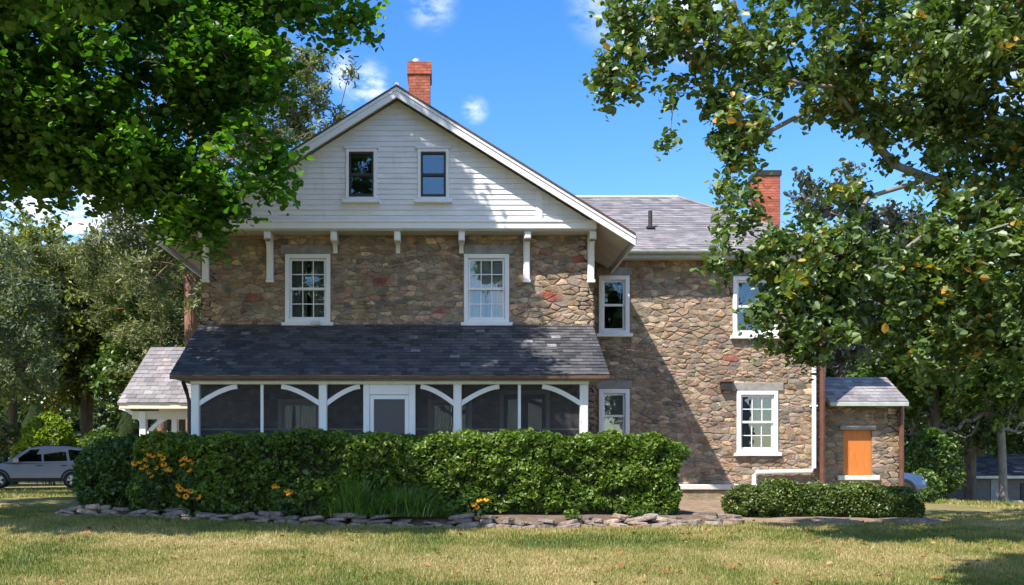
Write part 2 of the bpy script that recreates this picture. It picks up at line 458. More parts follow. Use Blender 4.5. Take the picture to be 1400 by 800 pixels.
# ------------------------------------------------------------------ ground
def axis(lo, hi, step, far):
    a = list(np.arange(lo, hi + .001, step)); d = step
    up = [hi]; 
    while up[-1] < far: d *= 1.35; up.append(up[-1] + d)
    d = step; dn = [lo]
    while dn[-1] > -far: d *= 1.35; dn.append(dn[-1] - d)
    return np.array(dn[:0:-1] + a + up[1:])
xs = axis(-30, 45, .6, 3000); ys = axis(-4, 75, .6, 3000)
GX, GY = np.meshgrid(xs, ys)
GZ = gz(GX, GY)
me = bpy.data.meshes.new("lawn")
nx, ny = len(xs), len(ys)
idx = np.arange(nx * ny).reshape(ny, nx)
quads = np.stack([idx[:-1, :-1], idx[:-1, 1:], idx[1:, 1:], idx[1:, :-1]], -1).reshape(-1, 4)
me.from_pydata(np.stack([GX, GY, GZ], -1).reshape(-1, 3).tolist(), [], quads.tolist())
me.materials.append(MATS["lawn"]); me.polygons.foreach_set("use_smooth", [True] * len(me.polygons)); me.update()
lawn = bpy.data.objects.new("lawn", me); COL.objects.link(lawn); tag(lawn, kind='structure')

def patch(name, outline, dz, mat, step=.25, lump=.02):
    """a sheet of soil that follows the ground inside an outline x0..x1, y0(x)..y1(x)"""
    x0, x1, fy0, fy1, fz = outline
    m = MB(); nx = int((x1 - x0) / step) + 1; ny = 14
    V = []; Fc = []
    for i in range(nx):
        x = x0 + (x1 - x0) * i / (nx - 1); a, b = fy0(x), fy1(x)
        for j in range(ny):
            y = a + (b - a) * j / (ny - 1)
            V.append((x, y, (fz(x, y) if fz else g1(x, y) + dz) + lump * noise.noise((x * 2, y * 2, 3))))
    for i in range(nx - 1):
        for j in range(ny - 1): Fc.append((i * ny + j, (i + 1) * ny + j, (i + 1) * ny + j + 1, i * ny + j + 1))
    m.add(V, Fc, mat)
    return tag(m.build(name, smooth=True), kind='structure')

def edge_y(x):
    """the curved front line of the flower bed"""
    t = np.clip((x + 7.3) / 12.2, 0, 1)
    return float(17.62 + .72 * (1 - t) ** 2.0 + .05 * math.sin(x * 3.1))
patch("flower_bed", (-7.4, 4.9, lambda x: edge_y(x) + .02, lambda x: 20.7, lambda x, y: g1(x, y) - .03 + (max(.05, .01 + .1 * float(sstep(-3, -6.8, x)) - g1(x, y))) * float(sstep(.05, .55, y - edge_y(x)))), 0, "soil")
patch("mulch_bed", (4.6, 9.75, lambda x: 18.25 + .2 * math.sin(x * 1.7) + max(0, x - 9.0) * 1.2 + max(0, 5.2 - x) * .6, lambda x: 24.9, lambda x, y: g1(x, y) - .05 + .11 * float(sstep(0, .5, min(x - 4.5, 9.85 - x, y - (18.15 + .2 * math.sin(x * 1.7) + max(0, x - 9.0) * 1.2 + max(0, 5.2 - x) * .6))))), 0, "mulch", lump=.03)

# ------------------------------------------------------------------ house
house = empty("stone_house", "two-storey stone house with white clapboard gable, screened porch and lower stone wing", "house")

STONES = [((.28, .22, .165), 5), ((.215, .17, .13), 5), ((.34, .275, .205), 4), ((.235, .21, .185), 5), ((.155, .15, .145), 2.6),
          ((.41, .345, .27), 2.6), ((.245, .175, .12), 2.2), ((.17, .14, .115), 3), ((.23, .13, .10), .35), ((.31, .255, .21), 4)]
def stone_col(tone=1.0, warm=0):
    c = random.choices([s[0] for s in STONES], [s[1] for s in STONES])[0]
    k = random.uniform(.76, 1.2) * tone; c = (c[0] * 1.07, c[1], c[2] * .95)
    return tuple(min(.75, v * k * random.uniform(.93, 1.07) * (1 + warm * (.25 if i == 0 else (0 if i == 1 else -.2)))) for i, v in enumerate(c))

def clip_poly(poly, px, pz, nx, nz):
    """keep the part where (p-P).N <= 0"""
    o = []
    for i in range(len(poly)):
        a, b = poly[i], poly[(i + 1) % len(poly)]
        da = (a[0] - px) * nx + (a[1] - pz) * nz; db = (b[0] - px) * nx + (b[1] - pz) * nz
        if da <= 0: o.append(a)
        if (da < 0 < db) or (db < 0 < da):
            t = da / (da - db); o.append((a[0] + (b[0] - a[0]) * t, a[1] + (b[1] - a[1]) * t))
    return o
def area(p): return abs(sum(p[i][0] * p[(i + 1) % len(p)][1] - p[(i + 1) % len(p)][0] * p[i][1] for i in range(len(p)))) / 2

def stone_wall(name, origin, u, w, z0, z1, holes=(), top=None, red=(), tone=1.0, warm=0, th=.35, scale=.84, parent=house):
    """rubble wall: mortar body with its openings, and every stone a proud bevelled block. u: unit direction along the wall; outside is u x z"""
    m = MB(); u = Vector((u[0], u[1], 0)); nrm = Vector((u.y, -u.x, 0)); O = Vector((*origin, 0))
    def P(s, z, d): p = O + u * s + nrm * d; return (p.x, p.y, z)
    ss = sorted({0, w} | {h[0] for h in holes} | {h[1] for h in holes}); zz = sorted({z0, z1} | {h[2] for h in holes} | {h[3] for h in holes})
    inside = lambda s, z: any(h[0] < s < h[1] and h[2] < z < h[3] for h in holes)
    for i in range(len(ss) - 1):
        for j in range(len(zz) - 1):
            a, b, c, d = ss[i], ss[i + 1], zz[j], zz[j + 1]
            if not inside((a + b) / 2, (c + d) / 2):
                m.add([P(a, c, 0), P(b, c, 0), P(b, d, 0), P(a, d, 0)], [(0, 1, 2, 3)], "mortar")
                m.add([P(a, c, -th), P(b, c, -th), P(b, d, -th), P(a, d, -th)], [(3, 2, 1, 0)], "interior")
    for a, b, c, d in holes:
        for q in ([(a, c), (a, d)], [(b, c), (b, d)], [(a, c), (b, c)], [(a, d), (b, d)]):
            m.add([P(*q[0], 0), P(*q[1], 0), P(*q[1], -th), P(*q[0], -th)], [(0, 1, 2, 3)], "mortar")
    for q in ([(0, z0), (0, z1)], [(w, z0), (w, z1)], [(0, z1), (w, z1)]):
        m.add([P(*q[0], 0), P(*q[1], 0), P(*q[1], -th), P(*q[0], -th)], [(0, 1, 2, 3)], "mortar")
    # seeds in uneven courses
    seeds = []; z = z0 - .1
    while z < z1 + .15:
        h = random.choice((.07, .09, .11, .14, .18, .23)) * random.uniform(.85, 1.15) * scale
        s = -random.uniform(0, .4)
        while s < w + .3:
            l = random.uniform(.12, .42) * random.choice((.7, 1, 1.3)) * scale
            seeds.append((s + l / 2, z + h / 2 + random.uniform(-.06, .06), None)); s += l
        z += h
    seeds = [q for q in seeds if all(abs(q[0] - r[0]) > .26 or abs(q[1] - r[1]) > .12 for r in red)] + [(r[0], r[1], (.27, .085, .065)) for r in red]
    ax = .42
    grid = {}
    for k, (s, z, _) in enumerate(seeds): grid.setdefault((int(s // .6), int(z // .4)), []).append(k)
    for k, (s, z, fixed) in enumerate(seeds):
        poly = [(s - .5, z - .3), (s + .5, z - .3), (s + .5, z + .3), (s - .5, z + .3)]
        gi, gj = int(s // .6), int(z // .4)
        for di in (-2, -1, 0, 1, 2):
            for dj in (-1, 0, 1):
                for q in grid.get((gi + di, gj + dj), ()):
                    if q == k: continue
                    s2, z2, _ = seeds[q]
                    dx, dz = (s2 - s) * ax * ax, z2 - z
                    poly = clip_poly(poly, (s + s2) / 2, (z + z2) / 2, dx, dz)
                    if len(poly) < 3: break
        for pl in ((0, 0, -1, 0), (w, 0, 1, 0), (0, z0, 0, -1), (0, z1, 0, 1)):
            if len(poly) >= 3: poly = clip_poly(poly, *pl)
        for a, b, c, d in holes:
            if len(poly) < 3: break
            if max(p[0] for p in poly) > a and min(p[0] for p in poly) < b and max(p[1] for p in poly) > c and min(p[1] for p in poly) < d:
                poly = max((clip_poly(poly, *pl) for pl in ((a, 0, 1, 0), (b, 0, -1, 0), (0, c, 0, 1), (0, d, 0, -1))), key=lambda p: area(p) if len(p) > 2 else 0)
        if len(poly) < 3 or area(poly) < .003: continue
        cx = sum(p[0] for p in poly) / len(poly); cz = sum(p[1] for p in poly) / len(poly)
        # round the corners a little and leave a mortar joint
        pts = []
        n = len(poly)
        for i in range(n):
            a, b = poly[i], poly[(i + 1) % n]
            ll = math.hypot(a[0] - b[0], a[1] - b[1])
            for t in ((.08, .5, .92) if ll > .12 else (.1, .9) if ll > .06 else (.5,)): pts.append((a[0] + (b[0] - a[0]) * t + (random.uniform(-.006, .006)), a[1] + (b[1] - a[1]) * t + (random.uniform(-.009, .009) if t == .5 else 0)))
        n = len(pts); R = math.sqrt(area(poly) / PI); g = 1 - min(.3, random.uniform(.002, .011) / R)
        d0 = random.uniform(.003, .026); tx, tz = random.uniform(-.08, .08), random.uniform(-.12, .12)
        o1 = [(cx + (x - cx) * g, cz + (y - cz) * g) for x, y in pts]
        g2 = g * (1 - min(.35, random.uniform(.010, .024) / R))
        o2 = [(cx + (x - cx) * g2 + random.uniform(-.011, .011), cz + (y - cz) * g2 + random.uniform(-.009, .009)) for x, y in pts]
        V = [P(x, y, .002) for x, y in o1] + [P(x, y, d0 + (x - cx) * tx + (y - cz) * tz) for x, y in o2] + [P(cx, cz, d0 + random.uniform(-.004, .014))]
        Fc = [(i, (i + 1) % n, n + (i + 1) % n, n + i) for i in range(n)] + [(n + i, n + (i + 1) % n, 2 * n) for i in range(n)]
        m.add(V, Fc, "stone", fixed or stone_col(tone, warm))
    return m.build(name, parent)

FY, WY = 22.67, 25.2                         # planes of the main front and of the wing
HL, HR = -5.62, 3.33                         # main block
WR = 9.56
SOFF = 6.15
PT = 4.10                                    # where the porch roof meets the wall
# openings of the main front, measured along it from its left corner
def hole(x0, x1, z0, z1, base): return (x0 - base, x1 - base, z0, z1)
up_w = [(-3.70, -2.67, 4.16, 5.72), (.37, 1.40, 4.16, 5.72)]
gr_w = [(-3.86, -2.86, .95, 2.42), (-.45, .55, .95, 2.42), (1.18, 2.32, .6, 2.62)]
stone_wall("front_wall", (HL, FY), (1, 0), HR - HL, -.15, SOFF, [hole(*h, HL) for h in up_w + gr_w],
           red=[(1.18, 4.72), (4.05, 5.08), (5.45, 4.45), (7.85, 5.78), (7.92, 4.78), (8.1, 4.72), (8.6, 5.6)], tone=1.16)
stone_wall("gable_end_wall", (HR, FY), (0, 1), WY - FY + .02, -.15, SOFF)
stone_wall("gable_end_wall", (HL, 33.0), (0, -1), 33.0 - FY, -.15, SOFF, scale=1.5)
wing_w = [(3.82, 4.60, 4.25, 5.72), (7.22, 8.38, 4.20, 5.70), (3.82, 4.60, 1.50, 2.85), (7.32, 8.36, 1.24, 2.80)]
wing_w_in = [(a + .0, b, c, d) for a, b, c, d in wing_w]
stone_wall("wing_wall", (HR, WY), (1, 0), WR - HR, -.25, 6.2, [hole(*h, HR) for h in wing_w], red=[(3.85, 3.62)], warm=.08, tone=1.1)
stone_wall("wing_end_wall", (WR, WY), (0, 1), 8.2, -.6, 6.2, scale=1.5)
m = MB(); m.box(HL + .01, WR - .01, 33.0, 33.3, -.3, 6.2, "mortar"); m.build("rear_wall", house)
# floors and dark rooms behind the windows
m = MB()
m.box(HL + .36, HR - .01, FY + .36, 32.9, 3.3, 3.42, "wood_floor"); m.box(HR + .01, WR - .36, WY + .36, 32.9, 3.3, 3.42, "wood_floor")
m.box(HL + .36, HR - .01, FY + .36, 32.9, .45, .55, "wood_floor"); m.box(HR + .01, WR - .36, WY + .36, 32.9, .45, .55, "wood_floor")
m.box(HL + .36, HR - .01, 22.2, 32.9, 6.16, 6.3, "interior"); m.box(HR + .01, WR - .36, WY + .36, 32.9, 6.21, 6.3, "interior")
m.box(HL + .36, HR - .1, 26.4, 26.5, .56, 6.15, "interior"); m.box(HR + .1, WR - .36, 28.6, 28.7, .56, 6.15, "interior")
m.build("interior", house)

# ---- windows
def window(x0, x1, z0, z1, Y, cols=3, rows=2, frame="white_paint", sash="white_paint", casing=.10, proud=.06, shade=None, curtain=None, sill=True, depth=.14, lintel=None, sill_mat="sill_stone", up_only=False):
    """double-hung window: frame > sash (two, with glazing bars), pane (two), sill, blind, curtain"""
    f = MB(); y0, y1 = Y - proud, Y + depth; c = casing
    f.bevbox(x0, x0 + c, y0, y1, z0, z1, frame); f.bevbox(x1 - c, x1, y0, y1, z0, z1, frame)
    f.bevbox(x0 + c, x1 - c, y0, y1, z1 - c, z1, frame); f.bevbox(x0 + c, x1 - c, y0 - .01, y1, z0, z0 + c * .8, frame)
    fo = f.build("window", house)
    ix0, ix1, iz0, iz1 = x0 + c + .004, x1 - c - .004, z0 + c * .8 + .004, z1 - c - .004
    mid = (iz0 + iz1) / 2
    for lo, hi, dy in ((iz0, mid + .02, .075), (mid - .02, iz1, .035)):
        s = MB(); a = Y + dy - .03; b = a + .035; r = .045
        s.box(ix0, ix0 + r, a, b, lo, hi, sash); s.box(ix1 - r, ix1, a, b, lo, hi, sash)
        s.box(ix0 + r, ix1 - r, a, b, lo, lo + r * 1.2, sash); s.box(ix0 + r, ix1 - r, a, b, hi - r, hi, sash)
        for k in range(1, cols):
            x = ix0 + r + (ix1 - ix0 - 2 * r) * k / cols; s.box(x - .011, x + .011, a + .005, b - .004, lo + r, hi - r, sash)
        for k in range(1, rows):
            z = lo + r + (hi - lo - 2 * r) * k / rows; s.box(ix0 + r, ix1 - r, a + .006, b - .005, z - .011, z + .011, sash)
        s.build("sash", fo)
        g = MB(); g.box(ix0 + r - .005, ix1 - r + .005, a + .014, a + .018, lo + r, hi - r * .8, "glass"); g.build("pane", fo)
    if shade:
        g = MB(); n = 14
        g.box(ix0 - .03, ix1 + .03, Y + .155, Y + .16, iz1 - (iz1 - iz0) * shade, iz1, "blind_or_reflection"); g.build("blind_or_reflection", fo)
    if curtain:
        for sgn in curtain:
            g = MB(); n = 26; V = []; w = (ix1 - ix0) * (.5 if len(curtain) > 1 else 1.0) * (1.0 if len(curtain) < 2 else .9)
            xa = ix0 if sgn < 0 else ix1 - w
            for i in range(n + 1):
                x = xa + w * i / n; y = Y + .2 + .018 * math.sin(i * 1.35) ; V += [(x, y, iz0 + .06), (x, y, iz1)]
            g.add(V, [(2 * i, 2 * i + 2, 2 * i + 3, 2 * i + 1) for i in range(n)], "curtain"); g.build("curtain", fo)
    if sill:
        g = MB(); g.bevbox(x0 - .07, x1 + .07, Y - proud - .07, Y + .05, z0 - .085, z0 - .002, sill_mat); g.build("sill", fo)
    if lintel:
        g = MB(); g.bevbox(x0 - lintel, x1 + lintel, Y - .05, Y + .06, z1 + .004, z1 + .21, "lintel_stone"); g.build("lintel", fo)
    return fo
window(*up_w[0], FY, shade=None, curtain=(-1, 1), lintel=.1, sill_mat="white_paint")
window(*up_w[1], FY, shade=.5, curtain=(-1, 1), lintel=.1, sill_mat="white_paint")
window(*gr_w[0], FY, cols=2, rows=1, curtain=(-1, 1)); window(*gr_w[1], FY, cols=2, rows=1, curtain=(-1, 1))
window(*wing_w[0], WY, cols=1, rows=1, lintel=.06, sill_mat="white_paint", casing=.11)
window(*wing_w[1], WY, cols=1, rows=1, lintel=.1, sill_mat="white_paint")
window(*wing_w[2], WY, cols=1, rows=1, lintel=.06, sill_mat="white_paint", casing=.11, shade=.96)  # white sheet behind the lower narrow window stands in for reflected sky
window(*wing_w[3], WY, cols=3, rows=2, lintel=.14, sill_mat="white_paint", curtain=(-1, 1))
# french door behind the porch
x0, x1, z0, z1 = gr_w[2]
f = MB()
for a, b in ((x0, x0 + .09), (x1 - .09, x1)): f.bevbox(a, b, FY - .05, FY + .14, z0, z1, "white_paint")
f.bevbox(x0 + .09, x1 - .09, FY - .05, FY + .14, z1 - .09, z1, "white_paint")
fd = f.build("french_door", house)
for a, b in ((x0 + .095, (x0 + x1) / 2 - .003), ((x0 + x1) / 2 + .003, x1 - .095)):
    l = MB()
    l.box(a, a + .08, FY, FY + .05, z0 + .01, z1 - .095, "dark_trim"); l.box(b - .08, b, FY, FY + .05, z0 + .01, z1 - .095, "dark_trim")
    for zz in (z0 + .01, z0 + .85, z1 - .2): l.box(a + .08, b - .08, FY + .002, FY + .048, zz, zz + .1, "dark_trim")
    l.build("door_leaf", fd)
    g = MB(); g.box(a + .08, b - .08, FY + .02, FY + .025, z0 + .1, z1 - .2, "glass"); g.build("pane", fd)

# ---- gable
GY = 22.17; RX = -1.12; SL = .622; APEX = 9.24; RK = 21.85
GL, GR = HL - .02, HR - .03
GB = 6.20
def roof_z(x): return APEX - SL * abs(x - RX)
def gab_top(x): return roof_z(x) - .20
gw = [(-2.27, -1.58, 6.83, 7.96), (-.67, .03, 6.83, 7.96)]
m = MB(); CH = .118; z = GB + .17
def backing(a, b, lo, hi=None):
    if hi is None:
        pts = [(a, lo), (b, lo), (b, gab_top(b))] + ([(RX, gab_top(RX))] if a < RX < b else []) + [(a, gab_top(a))]
    else: pts = [(a, lo), (b, lo), (b, hi), (a, hi)]
    m.prism(pts, GY + .035, GY + .16, "siding_paint")
xe_ = GL
for q in gw:
    backing(xe_, q[0], GB); backing(q[0], q[1], GB, q[2]); backing(q[0], q[1], q[3]); xe_ = q[1]
backing(xe_, GR, GB)
top = gab_top(RX)
while z < top - .05:
    zt = min(z + CH + .012, top)
    def lim(zq):
        h = (top - zq) / SL
        return max(GL, RX - h), min(GR, RX + h)
    (a0, b0), (a1, b1) = lim(z), lim(zt)
    cuts = [(q[0] + .02, q[1] - .02) for q in gw if q[2] - .02 < z + CH / 2 < q[3]]
    spans = []; cur = (a0, a1)
    for ca, cb in cuts: spans.append((cur, (ca, ca))); cur = (cb, cb)
    spans.append((cur, (b0, b1)))
    for (p0, p1), (q0, q1) in spans:
        # butt joints now and then
        xsj = [0.0]; 
        while xsj[-1] < 1: xsj.append(min(1, xsj[-1] + random.uniform(1.6, 3.6) / max(.5, q0 - p0)))
        for i in range(len(xsj) - 1):
            e = .0015; t0, t1 = xsj[i], xsj[i + 1]
            A0 = p0 + (q0 - p0) * t0 + e; B0 = p0 + (q0 - p0) * t1 - e; A1 = p1 + (q1 - p1) * t0 + e; B1 = p1 + (q1 - p1) * t1 - e
            dy = random.uniform(-.002, .002)
            m.add([(A0, GY + dy, z), (B0, GY + dy, z), (B1, GY + .022, zt), (A1, GY + .022, zt), (A0, GY + .03, z), (B0, GY + .03, z)],
                  [(0, 1, 2, 3), (4, 5, 1, 0)], "siding_paint")
    z += CH
m.build("gable_siding", house)
m = MB(); m.bevbox(GL - .02, GR + .02, GY - .03, GY + .034, GB - .02, GB + .165, "white_paint"); m.bevbox(GL - .04, GR + .04, GY - .055, GY - .031, GB + .12, GB + .17, "white_paint")
m.build("gable_skirt_board", house)
m = MB()
m.box(GR - .11, GR + .02, GY - .022, GY + .03, GB + .17, gab_top(GR) - .01, "white_paint"); m.build("corner_board", house)
m = MB(); m.box(1.97, 2.11, GY - .02, GY + .02, GB + .17, gab_top(2.11) - .01, "white_paint"); m.build("batten", house)
for q in gw:
    fo = window(*q, GY, cols=1, rows=1, frame="white_paint", sash="dark_trim", casing=.07, proud=.045, sill=True, sill_mat="white_paint", depth=.12, shade=None)
    h = MB(); h.bevbox(q[0] - .05, q[1] + .05, GY - .06, GY + .02, q[3] + .002, q[3] + .05, "white_paint"); h.build("head_trim", fo)
    d = MB(); c = .07
    x0, x1, z0, z1 = q[0] + c + .002, q[1] - c - .002, q[2] + .07, q[3] - c - .002
    for a in ((x0, x0 + .035, z0, z1), (x1 - .035, x1, z0, z1), (x0 + .035, x1 - .035, z1 - .04, z1), (x0 + .035, x1 - .035, z0, z0 + .05)):
        d.box(a[0], a[1], GY - .035, GY - .004, a[2], a[3], "dark_trim")
    d.build("storm_frame", fo)
    bk = MB(); bk.box(q[0] + .05, q[1] - .05, GY + .6, GY + .62, q[2], q[3], "interior"); bk.build("room_backing", fo)
# soffit under the projecting gable
m = MB(); m.box(GL, GR, GY + .02, FY + .02, SOFF + .0, SOFF + .045, "soffit_paint"); m.build("gable_soffit", house)
# brackets
def bracket(x, long):
    b = MB(); w = .075 if long else .07
    if long:
        b.bevbox(x - w, x + w, FY - .14, FY - .045, 5.12, 6.15, "white_paint", .015)
        b.box(x - w - .012, x + w + .012, FY - .155, FY - .045, 5.06, 5.118, "white_paint")
    b.bevbox(x - w, x + w, GY + .04, FY - .045 if not long else FY - .142, 5.98 if long else 5.93, 6.148, "white_paint", .02)
    # curved knee in the YZ plane
    n = 7; pts = []
    y0, y1 = (FY - .14, GY + .12) if long else (FY - .06, GY + .16)
    zb = 5.35 if long else 5.78
    for i in range(n + 1):
        t = i / n * PI / 2
        pts.append((y0 + (y1 - y0) * (1 - math.cos(t)), zb + (5.98 - zb) * math.sin(t)))
    V = []
    for y, z in pts: V += [(x - w * .7, y, z - .05), (x + w * .7, y, z - .05), (x + w * .7, y, z + .05), (x - w * .7, y, z + .05)]
    Fc = [(o + k, o + (k + 1) % 4, o + 4 + (k + 1) % 4, o + 4 + k) for o in range(0, 4 * n, 4) for k in range(4)]
    b.add(V, Fc, "white_paint"); return b.build("bracket", house)
for px in (281, 369, 720, 808): bracket(PX(px, FY - .1), True)
for px in (457, 543.5, 631): bracket(PX(px, FY - .3), False)

# ---- roofs
def slates(m, eave0, eave1, top0, top1, w=.24, h=.17, cols=((.1, .1, .11),), jit=.2, lift=.022, weights=None):
    """courses of slates on a four-cornered slope"""
    e0, e1, t0, t1 = map(Vector, (eave0, eave1, top0, top1))
    n = (e1 - e0).cross(t0 - e0).normalized()
    if n.z < 0: n = -n
    H = ((t0 - e0).length + (t1 - e1).length) / 2; rows = max(2, int(H / h))
    for r in range(rows):
        f0, f1 = r / rows, min(1, (r + 1.35) / rows)
        A, B = e0.lerp(t0, f0), e1.lerp(t1, f0); A2, B2 = e0.lerp(t0, f1), e1.lerp(t1, f1)
        L = (B - A).length; k = max(1, int(L / w)); off = (r % 2) * .5
        edges = [0.0] + [min(1, max(0, (i + off + random.uniform(-.08, .08)) / k)) for i in range(0 if off else 1, k)] + [1.0]
        for i in range(len(edges) - 1):
            a, b = edges[i] + .004 / L * 1, edges[i + 1] - .004 / L
            if b <= a: continue
            c = random.choices(cols, weights)[0]; q = random.uniform(1 - jit, 1 + jit); c = tuple(x * q for x in c)
            l0 = lift + random.uniform(-.004, .006); drop = (A - A2).normalized() * random.uniform(-.008, .012)
            p0, p1 = A.lerp(B, a) + drop, A.lerp(B, b) + drop; p2, p3 = A2.lerp(B2, b), A2.lerp(B2, a)
            m.add([p0 + n * l0, p1 + n * l0, p2 + n * .006, p3 + n * .006, p0 + n * .004, p1 + n * .004], [(0, 1, 2, 3), (4, 5, 1, 0), (0, 3, 4), (1, 5, 2)], "slate", c)
def slab(m, a, b, c, d, th, mat):
    a, b, c, d = map(Vector, (a, b, c, d)); n = (b - a).cross(d - a).normalized()
    if n.z < 0: n = -n
    t = [p - n * th for p in (a, b, c, d)]
    m.add([a, b, c, d] + t, [(0, 1, 2, 3), (7, 6, 5, 4), (0, 4, 5, 1), (1, 5, 6, 2), (2, 6, 7, 3), (3, 7, 4, 0)], mat)
GREYS = ((.055, .058, .068), (.075, .078, .09), (.042, .045, .053), (.09, .088, .095))
PINKS = ((.215, .21, .22), (.19, .182, .195), (.24, .235, .25), (.175, .172, .188), (.235, .21, .215))
EX0, EX1 = -6.36, 4.12
m = MB()
for xe in (EX0, EX1):
    ze = roof_z(xe)
    slab(m, (xe, RK, ze), (xe, 33.4, ze), (RX, 33.4, APEX), (RX, RK, APEX), .11, "soffit_paint")
    slates(m, (xe, RK - .03, ze), (xe, 33.4, ze), (RX, RK - .03, APEX), (RX, 33.4, APEX), .3, .2, PINKS)
m.tube([(RX, RK - .03, APEX + .03), (RX, 33.4, APEX + .03)], .05, "metal_flashing", 8)
m.build("main_roof", house)
m = MB()
for sg, xe in ((-1, EX0), (1, EX1)):
    ze = roof_z(xe)
    # barge board, a moulding above it and a dark drip edge
    for d0, d1, y0, y1, mt in ((.105, .25, RK - .035, RK + .01, "white_paint"), (.03, .10, RK - .055, RK + .01, "white_paint"), (-.012, .026, RK - .075, RK + .02, "brown_trim")):
        V = []
        for x, zz in ((xe, ze), (RX, APEX)):
            V += [(x, y0, zz - d0), (x, y1, zz - d0), (x, y1, zz - d1), (x, y0, zz - d1)]
        m.add(V, [(0, 4, 7, 3), (1, 2, 6, 5), (0, 1, 5, 4), (3, 7, 6, 2), (0, 3, 2, 1)], mt)
m.build("barge_board", house)
for xe in (EX0, EX1):
    m = MB(); ze = roof_z(xe); s = 1 if xe > 0 else -1
    m.box(min(xe, xe + s * .03), max(xe, xe + s * .03), RK, 33.4, ze - .2, ze - .02, "white_paint")
    m.build("eave_fascia", house)
# wall dormer cheek: siding side of the projecting gable at its ends
for x, s in ((GL, -1), (GR, 1)):
    m = MB(); m.box(min(x, x + s * .02), max(x, x + s * .02), GY + .03, FY + 1.5, GB, gab_top(x) - .02, "siding_paint"); m.build("gable_cheek", house)

def brick_box(x0, x1, y0, y1, z0, z1, tone=1.0):
    m = MB(); m.box(x0 + .008, x1 - .008, y0 + .008, y1 - .008, z0, z1, "mortar")
    z = z0; r = 0; bh = .075
    while z < z1 - .01:
        zt = min(z + bh - .01, z1)
        for side in range(4):
            ln = (x1 - x0) if side % 2 == 0 else (y1 - y0); s = -(.1 if r % 2 else 0); 
            while s < ln:
                a, b = max(0, s), min(ln, s + .2)
                if b - a > .02:
                    k = random.uniform(.75, 1.2) * tone; c = (.40 * k, .115 * k, .065 * k * random.uniform(.85, 1.3)); g = .004; d = .012
                    if side == 0: m.box(x0 + a + g, x0 + b - g, y0, y0 + d, z, zt, "brick", c)
                    elif side == 2: m.box(x0 + a + g, x0 + b - g, y1 - d, y1, z, zt, "brick", c)
                    elif side == 1: m.box(x1 - d, x1, y0 + a + g, y0 + b - g, z, zt, "brick", c)
                    else: m.box(x0, x0 + d, y0 + a + g, y0 + b - g, z, zt, "brick", c)
                s += .21
        z += bh; r += 1
    return m
cY = 26.0
cx0, cx1 = PX(558.5, cY), PX(588, cY)
ch = brick_box(cx0, cx1, cY, cY + .75, 8.6, 11.42)
cho = ch.build("chimney", house)
cap = brick_box(cx0 - .035, cx1 + .035, cY - .035, cY + .785, 11.15, 11.47); cap.build("corbel", cho)
pt = MB(); pt.tube([(cx0 + .2, cY + .25, 11.45), (cx0 + .2, cY + .25, 11.62)], .1, "metal_flashing", 10); pt.build("flue_pot", cho)
cY = 29.0
cx0, cx1 = PX(1034.5, cY), PX(1067, cY)
cho = brick_box(cx0, cx1, cY, cY + .7, 6.0, PZ(240, cY)).build("chimney", house)
m = MB(); m.box(cx0 - .03, cx1 + .03, cY - .03, cY + .73, PZ(240, cY), PZ(233, cY), "dark_trim"); m.build("cap", cho)

# wing roof: hipped
EZ, EY = 6.24, 24.72
RZ, RY = 8.78, 29.2
WX = WR + .45; HPX = 6.75
m = MB()
slab(m, (HR - 1.0, EY, EZ), (WX, EY, EZ), (HPX, RY, RZ), (HR - 3.2, RY, RZ), .1, "soffit_paint")
slates(m, (HR - 1.0, EY, EZ), (WX, EY, EZ), (HR - 3.2, RY, RZ), (HPX, RY, RZ), .28, .2, PINKS, .22)
slab(m, (WX, EY, EZ), (WX, 33.7, EZ), (HPX, RY + .02, RZ), (HPX, RY, RZ), .1, "soffit_paint")
slates(m, (WX, EY, EZ), (WX, 33.7, EZ), (HPX, RY, RZ), (HPX, RY + .02, RZ), .28, .2, PINKS, .22)
slab(m, (WX, 33.7, EZ), (HR - 1, 33.7, EZ), (HR - 3.2, RY, RZ), (HPX, RY, RZ), .1, "soffit_paint")
m.tube([(HR - 3, RY, RZ + .03), (HPX, RY, RZ + .03)], .045, "metal_flashing", 8)
m.tube([(HPX, RY, RZ + .03), (WX, EY, EZ + .03)], .04, "slate", 8, col=(.2, .18, .18))
m.build("wing_roof", house)
m = MB(); m.box(HR + .02, WX - .05, EY + .06, WY + .02, EZ - .13, EZ - .08, "soffit_paint"); m.build("wing_soffit", house)
m = MB()   # half-round gutter along the wing eave
n = 8; V = []
for x in (HR + .62, WX + .05):
    for k in range(n + 1):
        t = PI + PI * k / n; V.append((x, EY - .045 + .075 * math.cos(t), EZ + .0 + .075 * math.sin(t)))
m.add(V, [(k, k + 1, n + 2 + k, n + 1 + k) for k in range(n)], "gutter_green")
m.box(HR + .62, WX + .03, EY + .032, EY + .06, EZ - .16, EZ - .01, "gutter_green")
m.build("gutter", house)
m = MB(); vy = 26.4; vx = PX(889, vy); vz = EZ + (RZ - EZ) * (vy - EY) / (RY - EY)
m.tube([(vx, vy, vz - .1), (vx, vy, vz + .48)], .055, "dark_trim", 10); m.box(vx - .11, vx + .11, vy - .12, vy + .1, vz + .0, vz + .05, "dark_trim"); m.build("vent_pipe", house)

